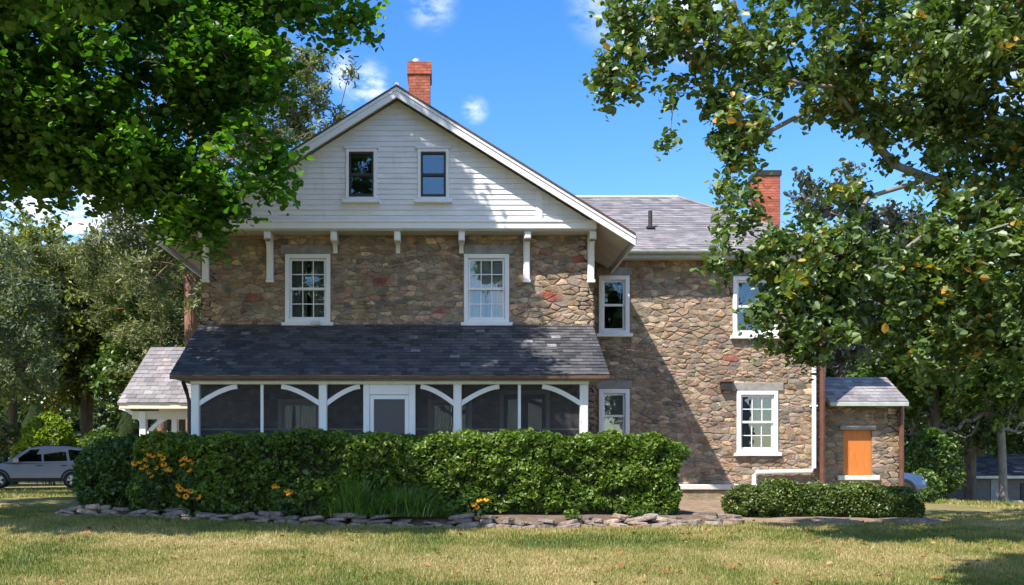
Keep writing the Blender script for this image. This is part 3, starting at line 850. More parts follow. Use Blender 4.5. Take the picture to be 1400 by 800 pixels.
# ---- wing fittings
m = MB(); x = PX(1113, WY - .12); y = WY - .12
xh = PX(1031, y)
m.tube([(x, y, 6.1), (x, y, PZ(640, y)), (x - .06, y, PZ(643, y) - .02), (xh + .05, y, PZ(643, y) - .05), (xh, y, PZ(645, y) - .08), (xh, y, .25)], .055, "white_paint", 10)
for z in (5.4, 3.9, 2.4): m.box(x - .08, x + .08, y - .03, WY - .0, z, z + .04, "white_paint")
m.build("downspout", house)
m = MB(); x = PX(1124, WY - .1)
m.tube([(x, WY - .1, 6.15), (x, WY - .1, -.1)], .065, "copper_brown", 10)
for z in (5.2, 3.4, 1.6): m.box(x - .09, x + .09, WY - .13, WY + .0, z, z + .05, "copper_brown")
m.build("downspout", house)
m = MB(); m.bevbox(HR + .5, 8.1, WY - .22, WY - .05, .30, .44, "sill_stone", .02); m.build("water_table", house)
m = MB(); m.bevbox(HR + .5, 8.0, WY - .16, WY - .05, -.25, .295, "stone", .02, (.3, .23, .15)); m.build("footing", house)
m = MB(); m.bevbox(PX(984, WY), PX(999, WY), WY - .16, WY - .045, PZ(534, WY), PZ(523, WY), "dark_trim", .01); m.box(PX(982, WY), PX(1001, WY), WY - .18, WY - .045, PZ(523, WY), PZ(521, WY), "copper_brown"); m.build("wall_vent", house)

# ---- lean-to entry beside the wing
LY = 26.0; lx0, lx1 = 9.60, PX(1231, LY)
bx0, bx1, bz0, bz1 = PX(1153, LY), PX(1192, LY), PZ(650, LY), PZ(588, LY)
stone_wall("entry_wall", (lx0, LY), (1, 0), lx1 - lx0, -.5, 2.62, [(bx0 - lx0, bx1 - lx0, bz0, bz1)], warm=.05)
stone_wall("entry_wall", (lx1, LY), (0, 1), 2.4, -.6, 2.62)
m = MB(); e0, e1 = PX(1134, 25.6), PX(1242, 25.6)
slab(m, (e0, 25.6, 2.56), (e1, 25.6, 2.56), (e1, 26.9, 3.3), (e0, 26.9, 3.3), .09, "soffit_paint"); slab(m, (e0, 28.6, 2.4), (e1, 28.6, 2.4), (e1, 26.9, 3.3), (e0, 26.9, 3.3), .09, "soffit_paint")
slates(m, (e0, 25.6, 2.56), (e1, 25.6, 2.56), (e0, 26.9, 3.3), (e1, 26.9, 3.3), .24, .17, PINKS, .22)
m.bevbox(e0, e1, 25.56, 25.6, 2.44, 2.55, "gutter_green"); m.build("entry_roof", house)
m = MB(); m.box(bx0 + .003, bx1 - .003, LY + .05, LY + .09, bz0 + .003, bz1 - .003, "orange_board"); ob = m.build("boarded_opening", house); ob["label"] = "bright orange board closing the small opening"
m = MB(); m.bevbox(bx0 - .18, bx1 + .18, LY - .1, LY + .04, bz0 - .13, bz0 - .003, "sill_stone", .015); m.build("sill", house)
m = MB(); m.bevbox(bx0 - .1, bx1 + .1, LY - .055, LY + .04, bz1 + .003, bz1 + .13, "lintel_stone", .01); m.build("lintel", house)
m = MB(); x = PX(1231, LY - .1) + .02; m.tube([(x, LY - .12, 2.5), (x, LY - .12, -.4)], .06, "copper_brown", 10); m.build("downspout", house)

# ---- screened porch
PY = 20.55; PE = 20.2; PF = .55; BZ = 2.60
px_posts = [PX(268, PY), PX(442, PY), PX(625.5, PY), PX(798, PY)]
m = MB()
ex0, ex1 = PX(232, PE), PX(833.5, PE)
slab(m, (ex0, PE, 2.74), (ex1, PE, 2.74), (ex1, FY - .05, PT + .01), (ex0, FY - .05, PT + .01), .07, "soffit_paint")
slates(m, (ex0, PE - .03, 2.735), (ex1, PE - .03, 2.735), (ex0, FY - .05, PT + .01), (ex1, FY - .05, PT + .01), .23, .165, GREYS, .22, .026)
# a few slipped or replaced slates
for k in range(9):
    t = random.random(); s = random.random(); x = ex0 + .4 + (ex1 - ex0 - .8) * t; y = PE + .3 + 1.9 * s; z = 2.74 + (PT - 2.73) * (y - PE) / (FY - .05 - PE) + .034
    m.add([(x, y, z), (x + .2, y, z), (x + .2, y + .14, z + .078), (x, y + .14, z + .078)], [(0, 1, 2, 3)], "slate", (.2, .2, .21))
m.build("porch_roof", house)
m = MB(); m.bevbox(ex0, ex1, PE - .03, PE + .02, 2.655, 2.725, "brown_trim"); m.build("porch_fascia", house)
m = MB(); m.tube([(PX(430, FY) - .05, FY - .25, PT + .0), (PX(430, FY) + .15, FY - .25, PT + .02)], .06, "metal_flashing", 8); m.build("flashing", house)
m = MB(); m.box(ex0 + .1, ex1 - .1, PE + .03, FY - .06, 2.655, 2.675, "ceiling_blue"); m.build("porch_ceiling", house)
m = MB(); m.bevbox(px_posts[0] - .1, px_posts[3] + .1, PY - .08, PY + .08, 2.575, 2.652, "white_paint"); m.build("porch_beam", house)
m = MB(); m.box(px_posts[0] - .1, px_posts[3] + .1, PY - .1, FY - .05, .43, PF, "wood_floor"); m.box(px_posts[0] - .08, px_posts[3] + .08, PY - .06, PY - .02, -.05, .425, "lintel_stone"); m.build("porch_floor", house)
dx0, dx1 = PX(497, PY), PX(568, PY)
for x in px_posts:
    b = MB(); w = .085
    b.bevbox(x - w, x + w, PY - .09, PY + .09, PF, 2.572, "white_paint", .018); b.box(x - w - .02, x + w + .02, PY - .11, PY + .11, PF + .002, PF + .16, "white_paint")
    b.build("porch_post", house)
def brace(x, y, s, w=.80, h=.36, z1=2.57, zt=.095, yy=.05):
    pts = []; n = 10
    for i in range(n + 1):
        t = i / n; pts.append((x + s * (.06 + w * t), z1 - .04 - h * (1 - t) ** 1.55))
    b = MB(); b.strip(pts, y - yy, y + yy, zt, "white_paint"); return b.build("brace", house)
brace(px_posts[0], PY, 1); brace(px_posts[1], PY, -1); brace(px_posts[1], PY, 1, .70); brace(px_posts[2], PY, -1, .70)
brace(px_posts[2], PY, 1); brace(px_posts[3], PY, -1)
# braces running back to the wall at both ends
for x in (px_posts[0], px_posts[3]):
    b = MB(); n = 8; V = []
    for i in range(n + 1):
        t = i / n * PI / 2; y = PY + .1 + .8 * (1 - math.cos(t)); z = 2.52 - .45 * (1 - math.sin(t)); V += [(x - .05, y, z - .05), (x + .05, y, z - .05), (x + .05, y, z + .05), (x - .05, y, z + .05)]
    b.add(V, [(o + k, o + (k + 1) % 4, o + 4 + (k + 1) % 4, o + 4 + k) for o in range(0, 4 * n, 4) for k in range(4)], "white_paint")
    b.box(x - .07, x + .07, PY + .09, FY - .06, 2.575, 2.65, "white_paint"); b.build("brace", house)
    b = MB(); b.box(x - .012, x + .012, PY + .1, FY - .06, PF, 2.57, "insect_screen"); b.build("screen", house)
# thin mullions, rails, screens
bays = [(px_posts[0] + .1, px_posts[1] - .1, PX(358.5, PY)), (px_posts[1] + .1, dx0, None), (dx1, px_posts[2] - .1, None), (px_posts[2] + .1, px_posts[3] - .1, PX(710, PY))]
for a, b_, mid in bays:
    if mid:
        b = MB(); b.box(mid - .03, mid + .03, PY - .03, PY + .05, PF, 2.572, "white_paint"); b.build("mullion", house)
    for p, q in (((a, mid - .03), (mid + .03, b_)) if mid else ((a, b_),)):
        b = MB(); b.box(p + .002, q - .002, PY + .06, PY + .10, 1.64, 1.67, "cream_paint"); b.box(p + .002, q - .002, PY - .03, PY + .05, PF + .002, PF + .09, "white_paint")
        k = p + .12
        while k < q - .05: b.box(k - .008, k + .008, PY + .07, PY + .086, PF + .09, 1.638, "dark_trim"); k += .13
        b.build("railing", house)
        b = MB(); b.box(p, q, PY + .004, PY + .008, PF + .092, 2.572, "insect_screen"); b.build("screen", house)
# screen door
f = MB(); f.bevbox(dx0, dx0 + .13, PY - .07, PY + .09, PF, 2.572, "white_paint"); f.bevbox(dx1 - .13, dx1, PY - .07, PY + .09, PF, 2.572, "white_paint"); f.bevbox(dx0 + .13, dx1 - .13, PY - .07, PY + .09, 2.36, 2.572, "white_paint")
f.build("door_frame", house)
d = MB(); a, b_ = dx0 + .133, dx1 - .133; 
d.bevbox(a, a + .085, PY - .045, PY - .005, PF + .02, 2.355, "white_paint"); d.bevbox(b_ - .085, b_, PY - .045, PY - .005, PF + .02, 2.355, "white_paint")
for z0, z1 in ((2.27, 2.355), (1.42, 1.50), (PF + .02, PF + .22)): d.box(a + .085, b_ - .085, PY - .043, PY - .007, z0, z1, "white_paint")
sd = d.build("screen_door", house)
g = MB(); g.box(a + .085, b_ - .085, PY - .03, PY - .026, PF + .22, 2.27, "door_screen"); g.build("mesh_panel", sd)
g = MB(); g.tube([(b_ - .04, PY - .045, 1.38), (b_ - .04, PY - .085, 1.38), (b_ - .04, PY - .085, 1.55), (b_ - .04, PY - .045, 1.55)], .01, "dark_trim", 6); g.build("handle", sd)
m = MB(); x = px_posts[0] - .13
m.tube([(ex0 + .25, PE + .1, 2.6), (x - .06, PY - .05, 2.45), (x, PY - .02, 2.2), (x, PY - .02, .1)], .045, "car_black", 8); m.build("downspout", house)

# ---- small roofed side porch further back
SY = 27.0
m = MB(); a0 = PX(160, SY); rz = PZ(475, 29); az = PZ(551, SY)
slab(m, (a0, SY, az), (HL - .02, SY, az), (HL - .02, 29, rz), (a0 + .32, 29, rz), .08, "cream_paint"); slab(m, (a0, 31, az), (HL - .02, 31, az), (HL - .02, 29, rz), (a0 + .32, 29, rz), .08, "cream_paint")
slates(m, (a0, SY, az), (HL - .02, SY, az), (a0 + .32, 29, rz), (HL - .02, 29, rz), .26, .18, PINKS, .2)
m.add([(a0, SY, az - .01), (a0 + .32, 29, rz - .01), (a0, 31, az - .01)], [(0, 1, 2)], "slate", (.25, .14, .12))
m.build("side_porch_roof", house)
m = MB(); m.bevbox(a0 + .05, HL - .05, SY + .03, SY + .12, az - .16, az - .02, "cream_paint"); m.box(a0 + .3, HL - .05, SY + .35, SY + .5, az - .42, az - .20, "cream_paint"); m.build("side_porch_beam", house)
for x, y in ((PX(196, SY + .4), SY + .42), (PX(196, SY + .4), 30.6), (HL - .25, SY + .42)):
    m = MB(); m.bevbox(x - .09, x + .09, y - .09, y + .09, 0, az - .2, "white_paint", .015); m.build("porch_post", house)
bs = PX(196, SY + .4)
brace(bs, SY + .42, 1, .75, .55, az - .28, .1); brace(bs, SY + .42, -1, .6, .35, az - .06, .1); brace(HL - .25, SY + .42, -1, .75, .55, az - .28, .1)
m = MB(); m.box(a0 + .4, HL - .05, SY + .2, 30.8, -.05, .3, "lintel_stone"); m.build("side_porch_floor", house)

# ------------------------------------------------------------------ trees
def grow(trunk, anchors, r_tip=.010, pull=.55):
    """join every anchor to the nearest wood already there; returns nodes, parents, radii"""
    N = [np.array(p, float) for p in trunk]; par = [-1] + list(range(len(trunk) - 1)); 
    base = N[0]; start = len(N)
    order = sorted(range(len(anchors)), key=lambda i: np.linalg.norm(anchors[i] - N[len(trunk) - 1]) + .3 * np.linalg.norm(anchors[i] - base))
    arr = np.array(N); dist0 = np.array([np.linalg.norm(p - base) for p in N])
    tips = []
    depth_ok = np.array([i >= len(trunk) // 3 for i in range(len(N))])
    for i in order:
        t = anchors[i]
        d = np.linalg.norm(arr - t, axis=1) + dist0 * .18 + (~depth_ok) * 99
        j = int(np.argmin(d)); p = arr[j]
        L = np.linalg.norm(t - p); k = max(1, min(5, int(L / .7)))
        prev = j; dirv = (t - p)
        side = rng.normal(size=3) * .10 * L
        for q in range(1, k + 1):
            f = q / k; pt = p + dirv * f + side * math.sin(PI * f) + np.array([0, 0, .12 * L * math.sin(PI * f)])
            arr = np.vstack([arr, pt]); par.append(prev); dist0 = np.append(dist0, dist0[prev] + L / k); depth_ok = np.append(depth_ok, True); prev = len(arr) - 1
        tips.append(prev)
    n = len(arr); w = np.zeros(n); ch = [[] for _ in range(n)]
    for i, p in enumerate(par):
        if p >= 0: ch[p].append(i)
    for i in range(n - 1, -1, -1):
        w[i] = r_tip ** 2.3 if not ch[i] else sum(w[c] for c in ch[i])
    return arr, par, w ** (1 / 2.3), tips

def wood_mesh(m, arr, par, rad, trunk_n, trunk_r, mat):
    r = rad.copy(); k = trunk_r / max(r[0], 1e-6)
    if k > 1: r = np.maximum(r, 0) * (1 + (k - 1) * np.clip(r / r[0], 0, 1) ** .6)
    else: r *= 1.0
    for i in range(1, len(arr)):
        p = par[i]; a, b = Vector(arr[p]), Vector(arr[i])
        ra = r[p] if p < trunk_n and i < trunk_n else min(r[p], r[i] * 1.25)
        if p == 0: ra *= 1.35
        m.tube([a, b], ra, mat, 8 if i < trunk_n else (6 if r[i] > .03 else 4), r[i], False)

def in_lobes(lobes, n, shell=.0):
    """random points inside ellipsoids, more of them towards the outside"""
    vol = np.array([l[3] * l[4] * l[5] * (l[6] if len(l) > 6 else 1) for l in lobes]); pick = rng.choice(len(lobes), n, p=vol / vol.sum())
    d = unit(rng.normal(size=(n, 3))); r = rng.uniform(shell, 1, n) ** (1 / 2.6)
    L = np.array([l[:6] for l in lobes])[pick]
    return L[:, :3] + d * r[:, None] * L[:, 3:6]

def make_tree(name, label, cat, base, trunk, trunk_r, lobes, n_anchor, twigs, twig_len, per_twig, size, leaf, bark="bark", wid=.62, group=None, droop=.3, spread=.07, up=.4, r_tip=.012, shell=.25, extra=(), hang=.2):
    root = empty(name, label, cat, base, group)
    B = np.array(base)
    A = in_lobes(lobes, n_anchor, shell)
    if len(extra): A = np.vstack([A, np.array(extra)])
    arr, par, rad, tips = grow(trunk, A, r_tip)
    wm = MB(); wood_mesh(wm, arr - B, par, rad, len(trunk), trunk_r, bark)
    wm.build("trunk", root, smooth=True)
    # twigs from every tip (and from the wood just behind it), leaves along them
    src = arr[tips]; pd = unit(arr[tips] - arr[[par[t] for t in tips]])
    n = len(src) * twigs
    s = np.repeat(src, twigs, 0); dirs = unit(np.repeat(pd, twigs, 0) * .7 + rng.normal(size=(n, 3)) * .75 + np.array([0, 0, -hang]))
    ln = twig_len * rng.uniform(.5, 1.2, n)
    t = rng.uniform(.08, 1, (n, per_twig))
    P = s[:, None, :] + dirs[:, None, :] * (ln[:, None] * t)[:, :, None]
    P[..., 2] -= .18 * (ln[:, None] * t) ** 2
    P = P + rng.normal(size=P.shape) * spread
    clump = np.repeat(rng.normal(0, .13, len(src)), twigs)[:, None]
    tint = np.clip(rng.beta(2.2, 2.2, (n, per_twig)) + clump, 0, 1).ravel()
    P = P.reshape(-1, 3) - B
    P = P[P[:, 2] + B[2] > .15 + B[2]*0] if False else P
    leaves("crown", P, size, leaf, tint, root, wid, up, droop)
    return root, len(P)

# big maple in front of the house's left corner
nl = 0
maple_lobes = [(-9.6, 17.6, 11.0, 5.2, 3.6, 5.6, .38), (-6.6, 17.6, 13.4, 2.9, 2.9, 4.2, .9), (-5.2, 17.2, 13.0, 1.2, 2.0, 3.0, .9), (-6.0, 17.0, 7.7, 2.5, 1.8, 2.2, 1.5), (-3.75, 17.0, 7.8, .9, 1.0, 1.1, 3), (-3.55, 17.0, 6.0, .7, .9, .6, 4), (-4.4, 17.0, 5.3, .75, .7, .42, 5),
               (-7.2, 16.5, 6.95, 1.7, 1.5, 1.3, 1.8), (-9.2, 16.0, 6.9, 1.7, 1.6, 1.7, 1), (-2.0, 17.0, 8.8, .75, .9, .35, 4), (-5.4, 17.0, 6.2, 1.0, 1.1, .7, 3), (-3.0, 17.0, 9.6, 1.1, 1.2, 1.0, 1.5),
               (-9.0, 13.2, 7.7, 3.2, 1.2, 1.2, 2.8), (-5.7, 13.2, 7.9, 1.8, 1.1, 1.0, 3.0), (-12.4, 14.4, 8.0, 2.2, 1.8, 1.6, 1.2)]
trunk = [(-10.6, 17.8, g1(-10.6, 17.8) - .1), (-10.55, 17.8, 1.5), (-10.4, 17.75, 3.2), (-10.2, 17.7, 5.0), (-9.9, 17.7, 7.2), (-9.5, 17.7, 9.6), (-9.3, 17.6, 12.0)]
r_, n_ = make_tree("maple_tree", "large dense green maple whose boughs hang before one corner of the white gable", "tree", (-10.6, 17.8, g1(-10.6, 17.8)), trunk, .34, maple_lobes, 1850, 8, .62, 11, .125, "leaf_maple", "bark_grey", .85, r_tip=.007, droop=.25, spread=.09, up=.9)
nl += n_
# tree on the lawn whose branches hang into view in front of the wing
def P3(px, py, Y): return (PX(px, Y), Y, PZ(py, Y))
lt_lobes = [(3.0, 14, 7.2, .75, .7, .55, 5), (2.45, 14, 6.45, .28, .4, .42, 6), (3.5, 14.2, 6.3, .35, .4, .65, 5), (3.15, 14.2, 5.55, .14, .25, .3, 6), (4.1, 14, 6.7, .6, .7, .7, 3), (4.15, 14, 5.75, .32, .4, .5, 7), (4.05, 14, 5.05, .22, .3, .45, 8), (4.1, 14, 4.45, .26, .3, .3, 8), (5.2, 14.2, 7.0, 1.0, 1.1, 1.0, 2.6), (5.1, 14, 3.7, .85, .7, .55, 6), (3.8, 14, 3.78, .36, .35, .22, 9), (4.4, 14, 3.95, .4, .4, .35, 7), (5.1, 14, 2.75, .65, .5, .42, 6), (5.9, 14.2, 3.5, .7, .7, .75, 5), (4.7, 14, 3.15, .45, .4, .38, 7), (5.7, 14.2, 4.55, .5, .5, .35, 4),
            (6.7, 14.2, 6.6, 1.2, 1.4, 1.1, 2.4), (8.4, 14.6, 6.8, 1.5, 1.6, 1.8, 2.2), (8.1, 14.0, 3.7, 1.5, 1.3, 1.4, 3.0), (7.0, 14.2, 3.0, .9, .8, .9, 3.5), (9.6, 14.6, 4.9, 1.5, 1.6, 2.0, .8), (6.9, 14.3, 5.2, .5, .5, .5, 2), (6.6, 14.3, 9.0, 2.8, 2.0, 1.6, .6), (9.6, 14.6, 10.2, 3.6, 3.0, 3.0, .25)]
trunk = [(10.9, 14.7, g1(10.9, 14.7) - .1), (10.85, 14.7, .8), (10.7, 14.7, 2.2), (10.5, 14.7, 3.8), (10.2, 14.6, 5.6), (9.9, 14.6, 7.4), (9.7, 14.6, 9.2)]
r_, n_ = make_tree("lawn_tree", "broad-leaved tree with yellow flecks in its leaves, its low boughs hanging before the wing's chimney", "tree", (10.9, 14.7, g1(10.9, 14.7)), trunk, .24, lt_lobes, 1250, 7, .34, 9, .105, "leaf_lawn_tree", "bark_grey", .66, r_tip=.0045, droop=.6, spread=.05, up=.5, hang=.35)
nl += n_

def copy_tree(root, loc, rz, sc, label, group=None):
    r = root.copy(); COL.objects.link(r); r.location = loc; r.rotation_euler = (0, 0, rz); r.scale = sc; r["label"] = label
    if group: r["group"] = group
    for ch in list(root.children):
        c = ch.copy(); COL.objects.link(c); c.parent = r
    return r
def straight(x, y, h, n=7, lean=.0):
    z = g1(x, y)
    return [(x + lean * h * (i / n) ** 1.5 + .05 * math.sin(i), y, z - .1 + h * i / n) for i in range(n + 1)]
# tall pine behind the house's left corner, seen over the gable and beside the chimney roof
pX, pY = -9.55, 37.0
pine_l = [(-8.5, 37.5, 14.4, 2.4, 2.2, 1.6), (-6.2, 38, 15.8, 1.5, 1.5, 1.6), (-5.2, 38, 14.4, 1.3, 1.2, .8), (-4.3, 38, 15.2, 1.0, .8, .4), (-3.6, 38, 15.7, .6, .6, .25), (-5.0, 38, 16.9, .8, .8, .5), (-5.6, 38, 13.6, 1.4, 1, .7), (-10, 37, 10.6, 3.4, 2.5, 1.3), (-11.6, 37, 8.4, 2.6, 2.2, 1.2), (-8.4, 37, 7.6, 2.0, 2.0, 1.2), (-9.6, 37, 17.0, 2, 2, 1.6), (-7, 37.5, 12.2, 2.2, 2, 1.0), (-12.3, 37, 12.6, 1.6, 1.6, 1.2)]
pine, _ = make_tree("pine_tree", "tall olive-green pine with reddish trunk rising behind the house corner, top showing beside the gable", "tree", (pX, pY, g1(pX, pY)), straight(pX, pY, 17.5, 9), .24, pine_l, 330, 8, .8, 16, .21, "leaf_pine", "bark_red", .26, droop=.3, spread=.10, up=.2)
# dark spreading conifer on the left
cX, cY2 = -15.6, 31.0
con_l = [(-15.6, 31, z, r * .95, r * .8, .75) for z, r in ((4.2, 4.0), (5.3, 3.9), (6.5, 3.4), (7.6, 2.6), (8.7, 1.6))]
dark_con, _ = make_tree("spruce_tree", "dark spreading evergreen with drooping boughs standing beyond the silver car side of the lawn", "tree", (cX, cY2, g1(cX, cY2)), straight(cX, cY2, 9.4, 9), .28, con_l, 250, 7, .75, 13, .19, "leaf_spruce", "bark", .30, droop=.8, spread=.10, up=.3, hang=.5)
# mid-green deciduous prototype
x, y = -13.0, 49.0
dec_l = [(x, y, 7.5, 3.6, 3.4, 3.6), (x - 2.2, y, 5.6, 2.3, 2.2, 1.9), (x + 2.3, y + .5, 6.2, 2.2, 2.2, 2.2), (x + .4, y, 10.6, 2.4, 2.4, 2.0)]
dec, _ = make_tree("woodland_tree", "mid-green woodland tree behind the small side porch roof", "tree", (x, y, g1(x, y)), straight(x, y, 9.5, 7), .25, dec_l, 260, 8, .9, 11, .27, "leaf_mid", "bark", .6, spread=.14)
x, y = -19.0, 52.0
oli_l = [(x, y, 8.5, 3.2, 3.0, 3.0), (x - 1.8, y, 5.8, 2.4, 2.2, 1.6), (x + 2.0, y + .5, 6.8, 2.3, 2.2, 2.0), (x + .6, y, 11.2, 2.0, 2.0, 1.8)]
oli, _ = make_tree("woodland_tree", "sunlit olive-yellow woodland tree far behind the dark spreading evergreen", "tree", (x, y, g1(x, y)), straight(x, y, 10, 7), .22, oli_l, 220, 7, .9, 11, .27, "leaf_olive", "bark", .5, spread=.15)
x, y = 23.0, 52.0
drk_l = [(x, y, 5.5, 3.8, 3.4, 3.2), (x - 1.8, y, 8.2, 2.6, 2.4, 2.4), (x + 1.8, y, 9.2, 2.8, 2.6, 2.8), (x, y, 12.4, 2.0, 2.0, 2.0)]
drk, _ = make_tree("woodland_tree", "dark green woodland tree behind the bare-limbed tree, above the small outbuilding", "tree", (x, y, g1(x, y)), straight(x, y, 11, 7), .28, drk_l, 260, 8, .9, 11, .27, "leaf_dark", "bark", .6, spread=.14)
def put(root, x, y, s, label, rz=None, sz=None):
    return copy_tree(root, (x, y, g1(x, y)), random.uniform(0, 6.28) if rz is None else rz, (s, s, sz or s), label, "woodland trees around the house")
for r0 in (dec, oli, drk): r0["group"] = "woodland trees around the house"
copy_tree(pine, (-13.2, 46, g1(-13.2, 46)), 2.1, (1, 1, .66), "feathery olive pine standing directly behind the small side porch roof", "woodland trees around the house")
copy_tree(pine, (-19.5, 54, g1(-19.5, 54)), 4.2, (1.1, 1.1, .7), "feathery olive pine far back above the lime-green bush", "woodland trees around the house")
put(oli, -24.5, 56, 1.15, "olive-yellow woodland tree behind the silver car, farthest out on that side")
put(oli, -12.2, 58, 1.05, "olive-yellow woodland tree showing just above the small side porch roof")
put(oli, -26, 66, 1.25, "sunlit olive-yellow woodland tree at the back, above the lime-green bush")
put(drk, -27, 44, 1.0, "dark woodland tree at the picture's edge behind the silver car")
put(dec, -21.6, 35.5, .95, "mid-green woodland tree shading the silver car from outside its bonnet end")
put(drk, 17.0, 60, 1.0, "dark woodland tree just past the entry lean-to, behind the leafy bush")
put(drk, 30.5, 58, 1.15, "dark woodland tree rising over the outbuilding's hipped roof")
put(dec, 27.5, 74, 1.3, "mid-green woodland tree in the rearmost row above the outbuilding")
put(drk, 38.5, 66, 1.3, "dark woodland tree beyond the outbuilding's far end")
put(dec, 21.5, 44, .95, "mid-green woodland tree nearest behind the leafy bush")
put(oli, 35, 84, 1.3, "olive woodland tree highest behind the outbuilding")
put(dec, 44, 82, 1.4, "mid-green woodland tree at the far end of the lawn's row past the outbuilding")
# thin tree behind the wing; blurred sky blue put into its leaf colour
x, y = 15.2, 38.5
make_tree("sky_tinged_tree", "thin tree behind the wing beside its brick chimney, sky tint put into its grey leaves", "tree", (x, y, g1(x, y)), straight(x, y, 10, 7), .2,
          [(x - .6, y, 11.4, 1.3, 1.3, 1.1), (x + 1.6, y, 9.8, 1.7, 1.5, 1.3), (x - .8, y, 8.6, 1.6, 1.5, 1.2), (x, y, 6.5, 2.2, 2, 1.6)], 130, 7, .7, 9, .22, "leaf_sky_tinged", "bark", .6, spread=.1)
# bare-limbed small tree by the outbuilding
x, y = PX(1372, 44), 44.0
tr = [(x, y, g1(x, y) - .1), (x - .02, y, .0), (x - .05, y, 1.3), (x - .12, y, 2.6), (x - .45, y, 3.15), (x - 1.0, y - .1, 3.3)]
bare_l = [(x - 1.8, y, 2.6, .9, .8, .6), (x - 3.4, y, 2.7, 1.1, .8, .6), (x - 4.3, y, 3.0, .9, .8, .8), (x + .8, y, 3.0, 1.1, .9, .6), (x - .5, y, 3.9, 1.4, 1, .5)]
make_tree("bare_tree", "small crooked tree with pale bare limbs reaching sideways above the outbuilding roof", "tree", (x, y, g1(x, y)), tr, .17, bare_l, 70, 5, .7, 3, .12, "twig", "bark_grey", .22, spread=.1, r_tip=.022)

# a tree beside the photographer, out of the picture, whose shade lies on the lawn's near corner
make_tree("shade_tree", "small leafy tree outside the picture shading the lawn's near corner", "tree", (5.6, 5.4, g1(5.6, 5.4)), straight(5.6, 5.4, 8.5, 7), .16, [(2.5, 6.5, 9.2, 1.5, 1.6, 1.2, 2), (4.2, 6.0, 9.8, 1.8, 1.6, 1.2)], 190, 7, .5, 9, .15, "leaf_maple", "bark_grey", .8)

# bushes
def bush(name, label, cat, x, y, lobes, n, size, leaf, group=None, wid=.55, core=None):
    z = g1(x, y); root = empty(name, label, cat, (x, y, z), group)
    k = MB(); sz_ = max(l[2] + l[5] for l in lobes) ** 1.5 * .6
    for i in range(9):
        a = i * 2.4; l = lobes[i % len(lobes)]
        k.tube([(.08 * sz_ * math.cos(a) + l[0] * .4, .08 * sz_ * math.sin(a) + l[1] * .4, -.05), ((l[0]) * .6 + .2 * math.cos(a), l[1] * .6 + .2 * math.sin(a), l[2] * .8), (l[0] + l[3] * .5 * math.cos(a), l[1] + l[4] * .5 * math.sin(a), l[2] + l[5] * .4)], min(.03, .03 * sz_), "bark", 5, min(.008, .01 * sz_), False)
    k.build("stem", root, smooth=True)
    P = in_lobes(lobes, n, .5); P = P[P[:, 2] > .03]
    # uneven outline: thin the leaves out by a coarse noise
    keep = np.array([noise.noise((p[0] * 1.7 / (size * 8), p[1] * 1.7 / (size * 8), p[2] * 1.7 / (size * 8))) > -.25 for p in P]); P = P[keep]
    leaves("foliage", P, size, leaf, None, root, wid, .4, .2)
    return root
bush("lime_bush", "bright lime-green bush glowing in the sun above the silver car's roof", "bush", PX(66, 47), 47, [(0, 0, 1.9, 1.3, 1, 1.6), (.9, 0, 1.3, .9, .8, 1.1), (-1.0, 0, 1.2, .9, .8, 1.0)], 3600, .2, "leaf_lime")
bush("green_bush", "low green bush between the lime-green bush and the hedge end", "bush", PX(140, 46), 46, [(0, 0, 1.3, 1.2, 1, 1.4), (1.4, .3, 1.0, 1.2, 1, 1.1)], 3200, .18, "leaf_mid")
bush("green_bush", "pale grey-green bush at the picture edge beyond the silver car", "bush", PX(0, 50), 50, [(0, 0, 1.5, 1.6, 1.2, 1.7)], 2800, .2, "leaf_pine")
bush("leafy_bush", "big leafy bush standing between the entry lean-to and the outbuilding", "bush", PX(1274, 41), 41, [(0, 0, 1.7, 1.0, 1.1, 1.5), (.7, .2, 1.2, .7, .9, 1.0), (-.6, .1, 1.1, .7, .8, 1.0), (.4, 0, 2.5, .7, .7, .6)], 6000, .17, "leaf_mid")
bush("leafy_bush", "small rounded green bush glimpsed beside the downspout of the entry lean-to", "bush", PX(1262, 36), 36, [(0, 0, .6, .6, .6, .65), (.5, .2, .4, .5, .5, .4)], 1500, .14, "leaf_mid")

# far wood closing the view
wd = MB(); V = []; Fc = []; n = 160
for i in range(n + 1):
    a = math.radians(-55 + 110 * i / n); R = 118 + 8 * math.sin(i * .9) + 5 * noise.noise((i * .3, 0, 0)); x, y = R * math.sin(a), R * math.cos(a)
    h = 8 + 3.5 * noise.noise((i * .35, 2, 0)) + 2.2 * noise.noise((i * 1.3, 5, 0)); z = min(0, g1(x, y))
    V += [(x, y, z - 1), (x * .985, y * .985, z + h * .6), (x * 1.01, y * 1.01, z + h), (x * 1.1, y * 1.1, z - 1)]
for i in range(n): Fc += [(4 * i + k, 4 * i + 4 + k, 4 * i + 5 + k, 4 * i + 1 + k) for k in range(3)]
wd.add(V, Fc, "wood_mass"); wood = tag(wd.build("far_wood", smooth=True), kind='stuff')
P = []
for i in range(26000):
    a = math.radians(random.uniform(-55, 55)); R = 116 + random.uniform(-5, 3); x, y = R * math.sin(a), R * math.cos(a)
    q = (math.degrees(a) + 55) / 110 * n; h = 8 + 3.5 * noise.noise((q * .35, 2, 0)) + 2.2 * noise.noise((q * 1.3, 5, 0))
    P.append((x, y, min(0, g1(x, y)) + (h + 1.2) * random.random() ** .7))
fo = leaves("foliage", np.array(P), .8, "leaf_dark", None, wood, .6, .4, .2)

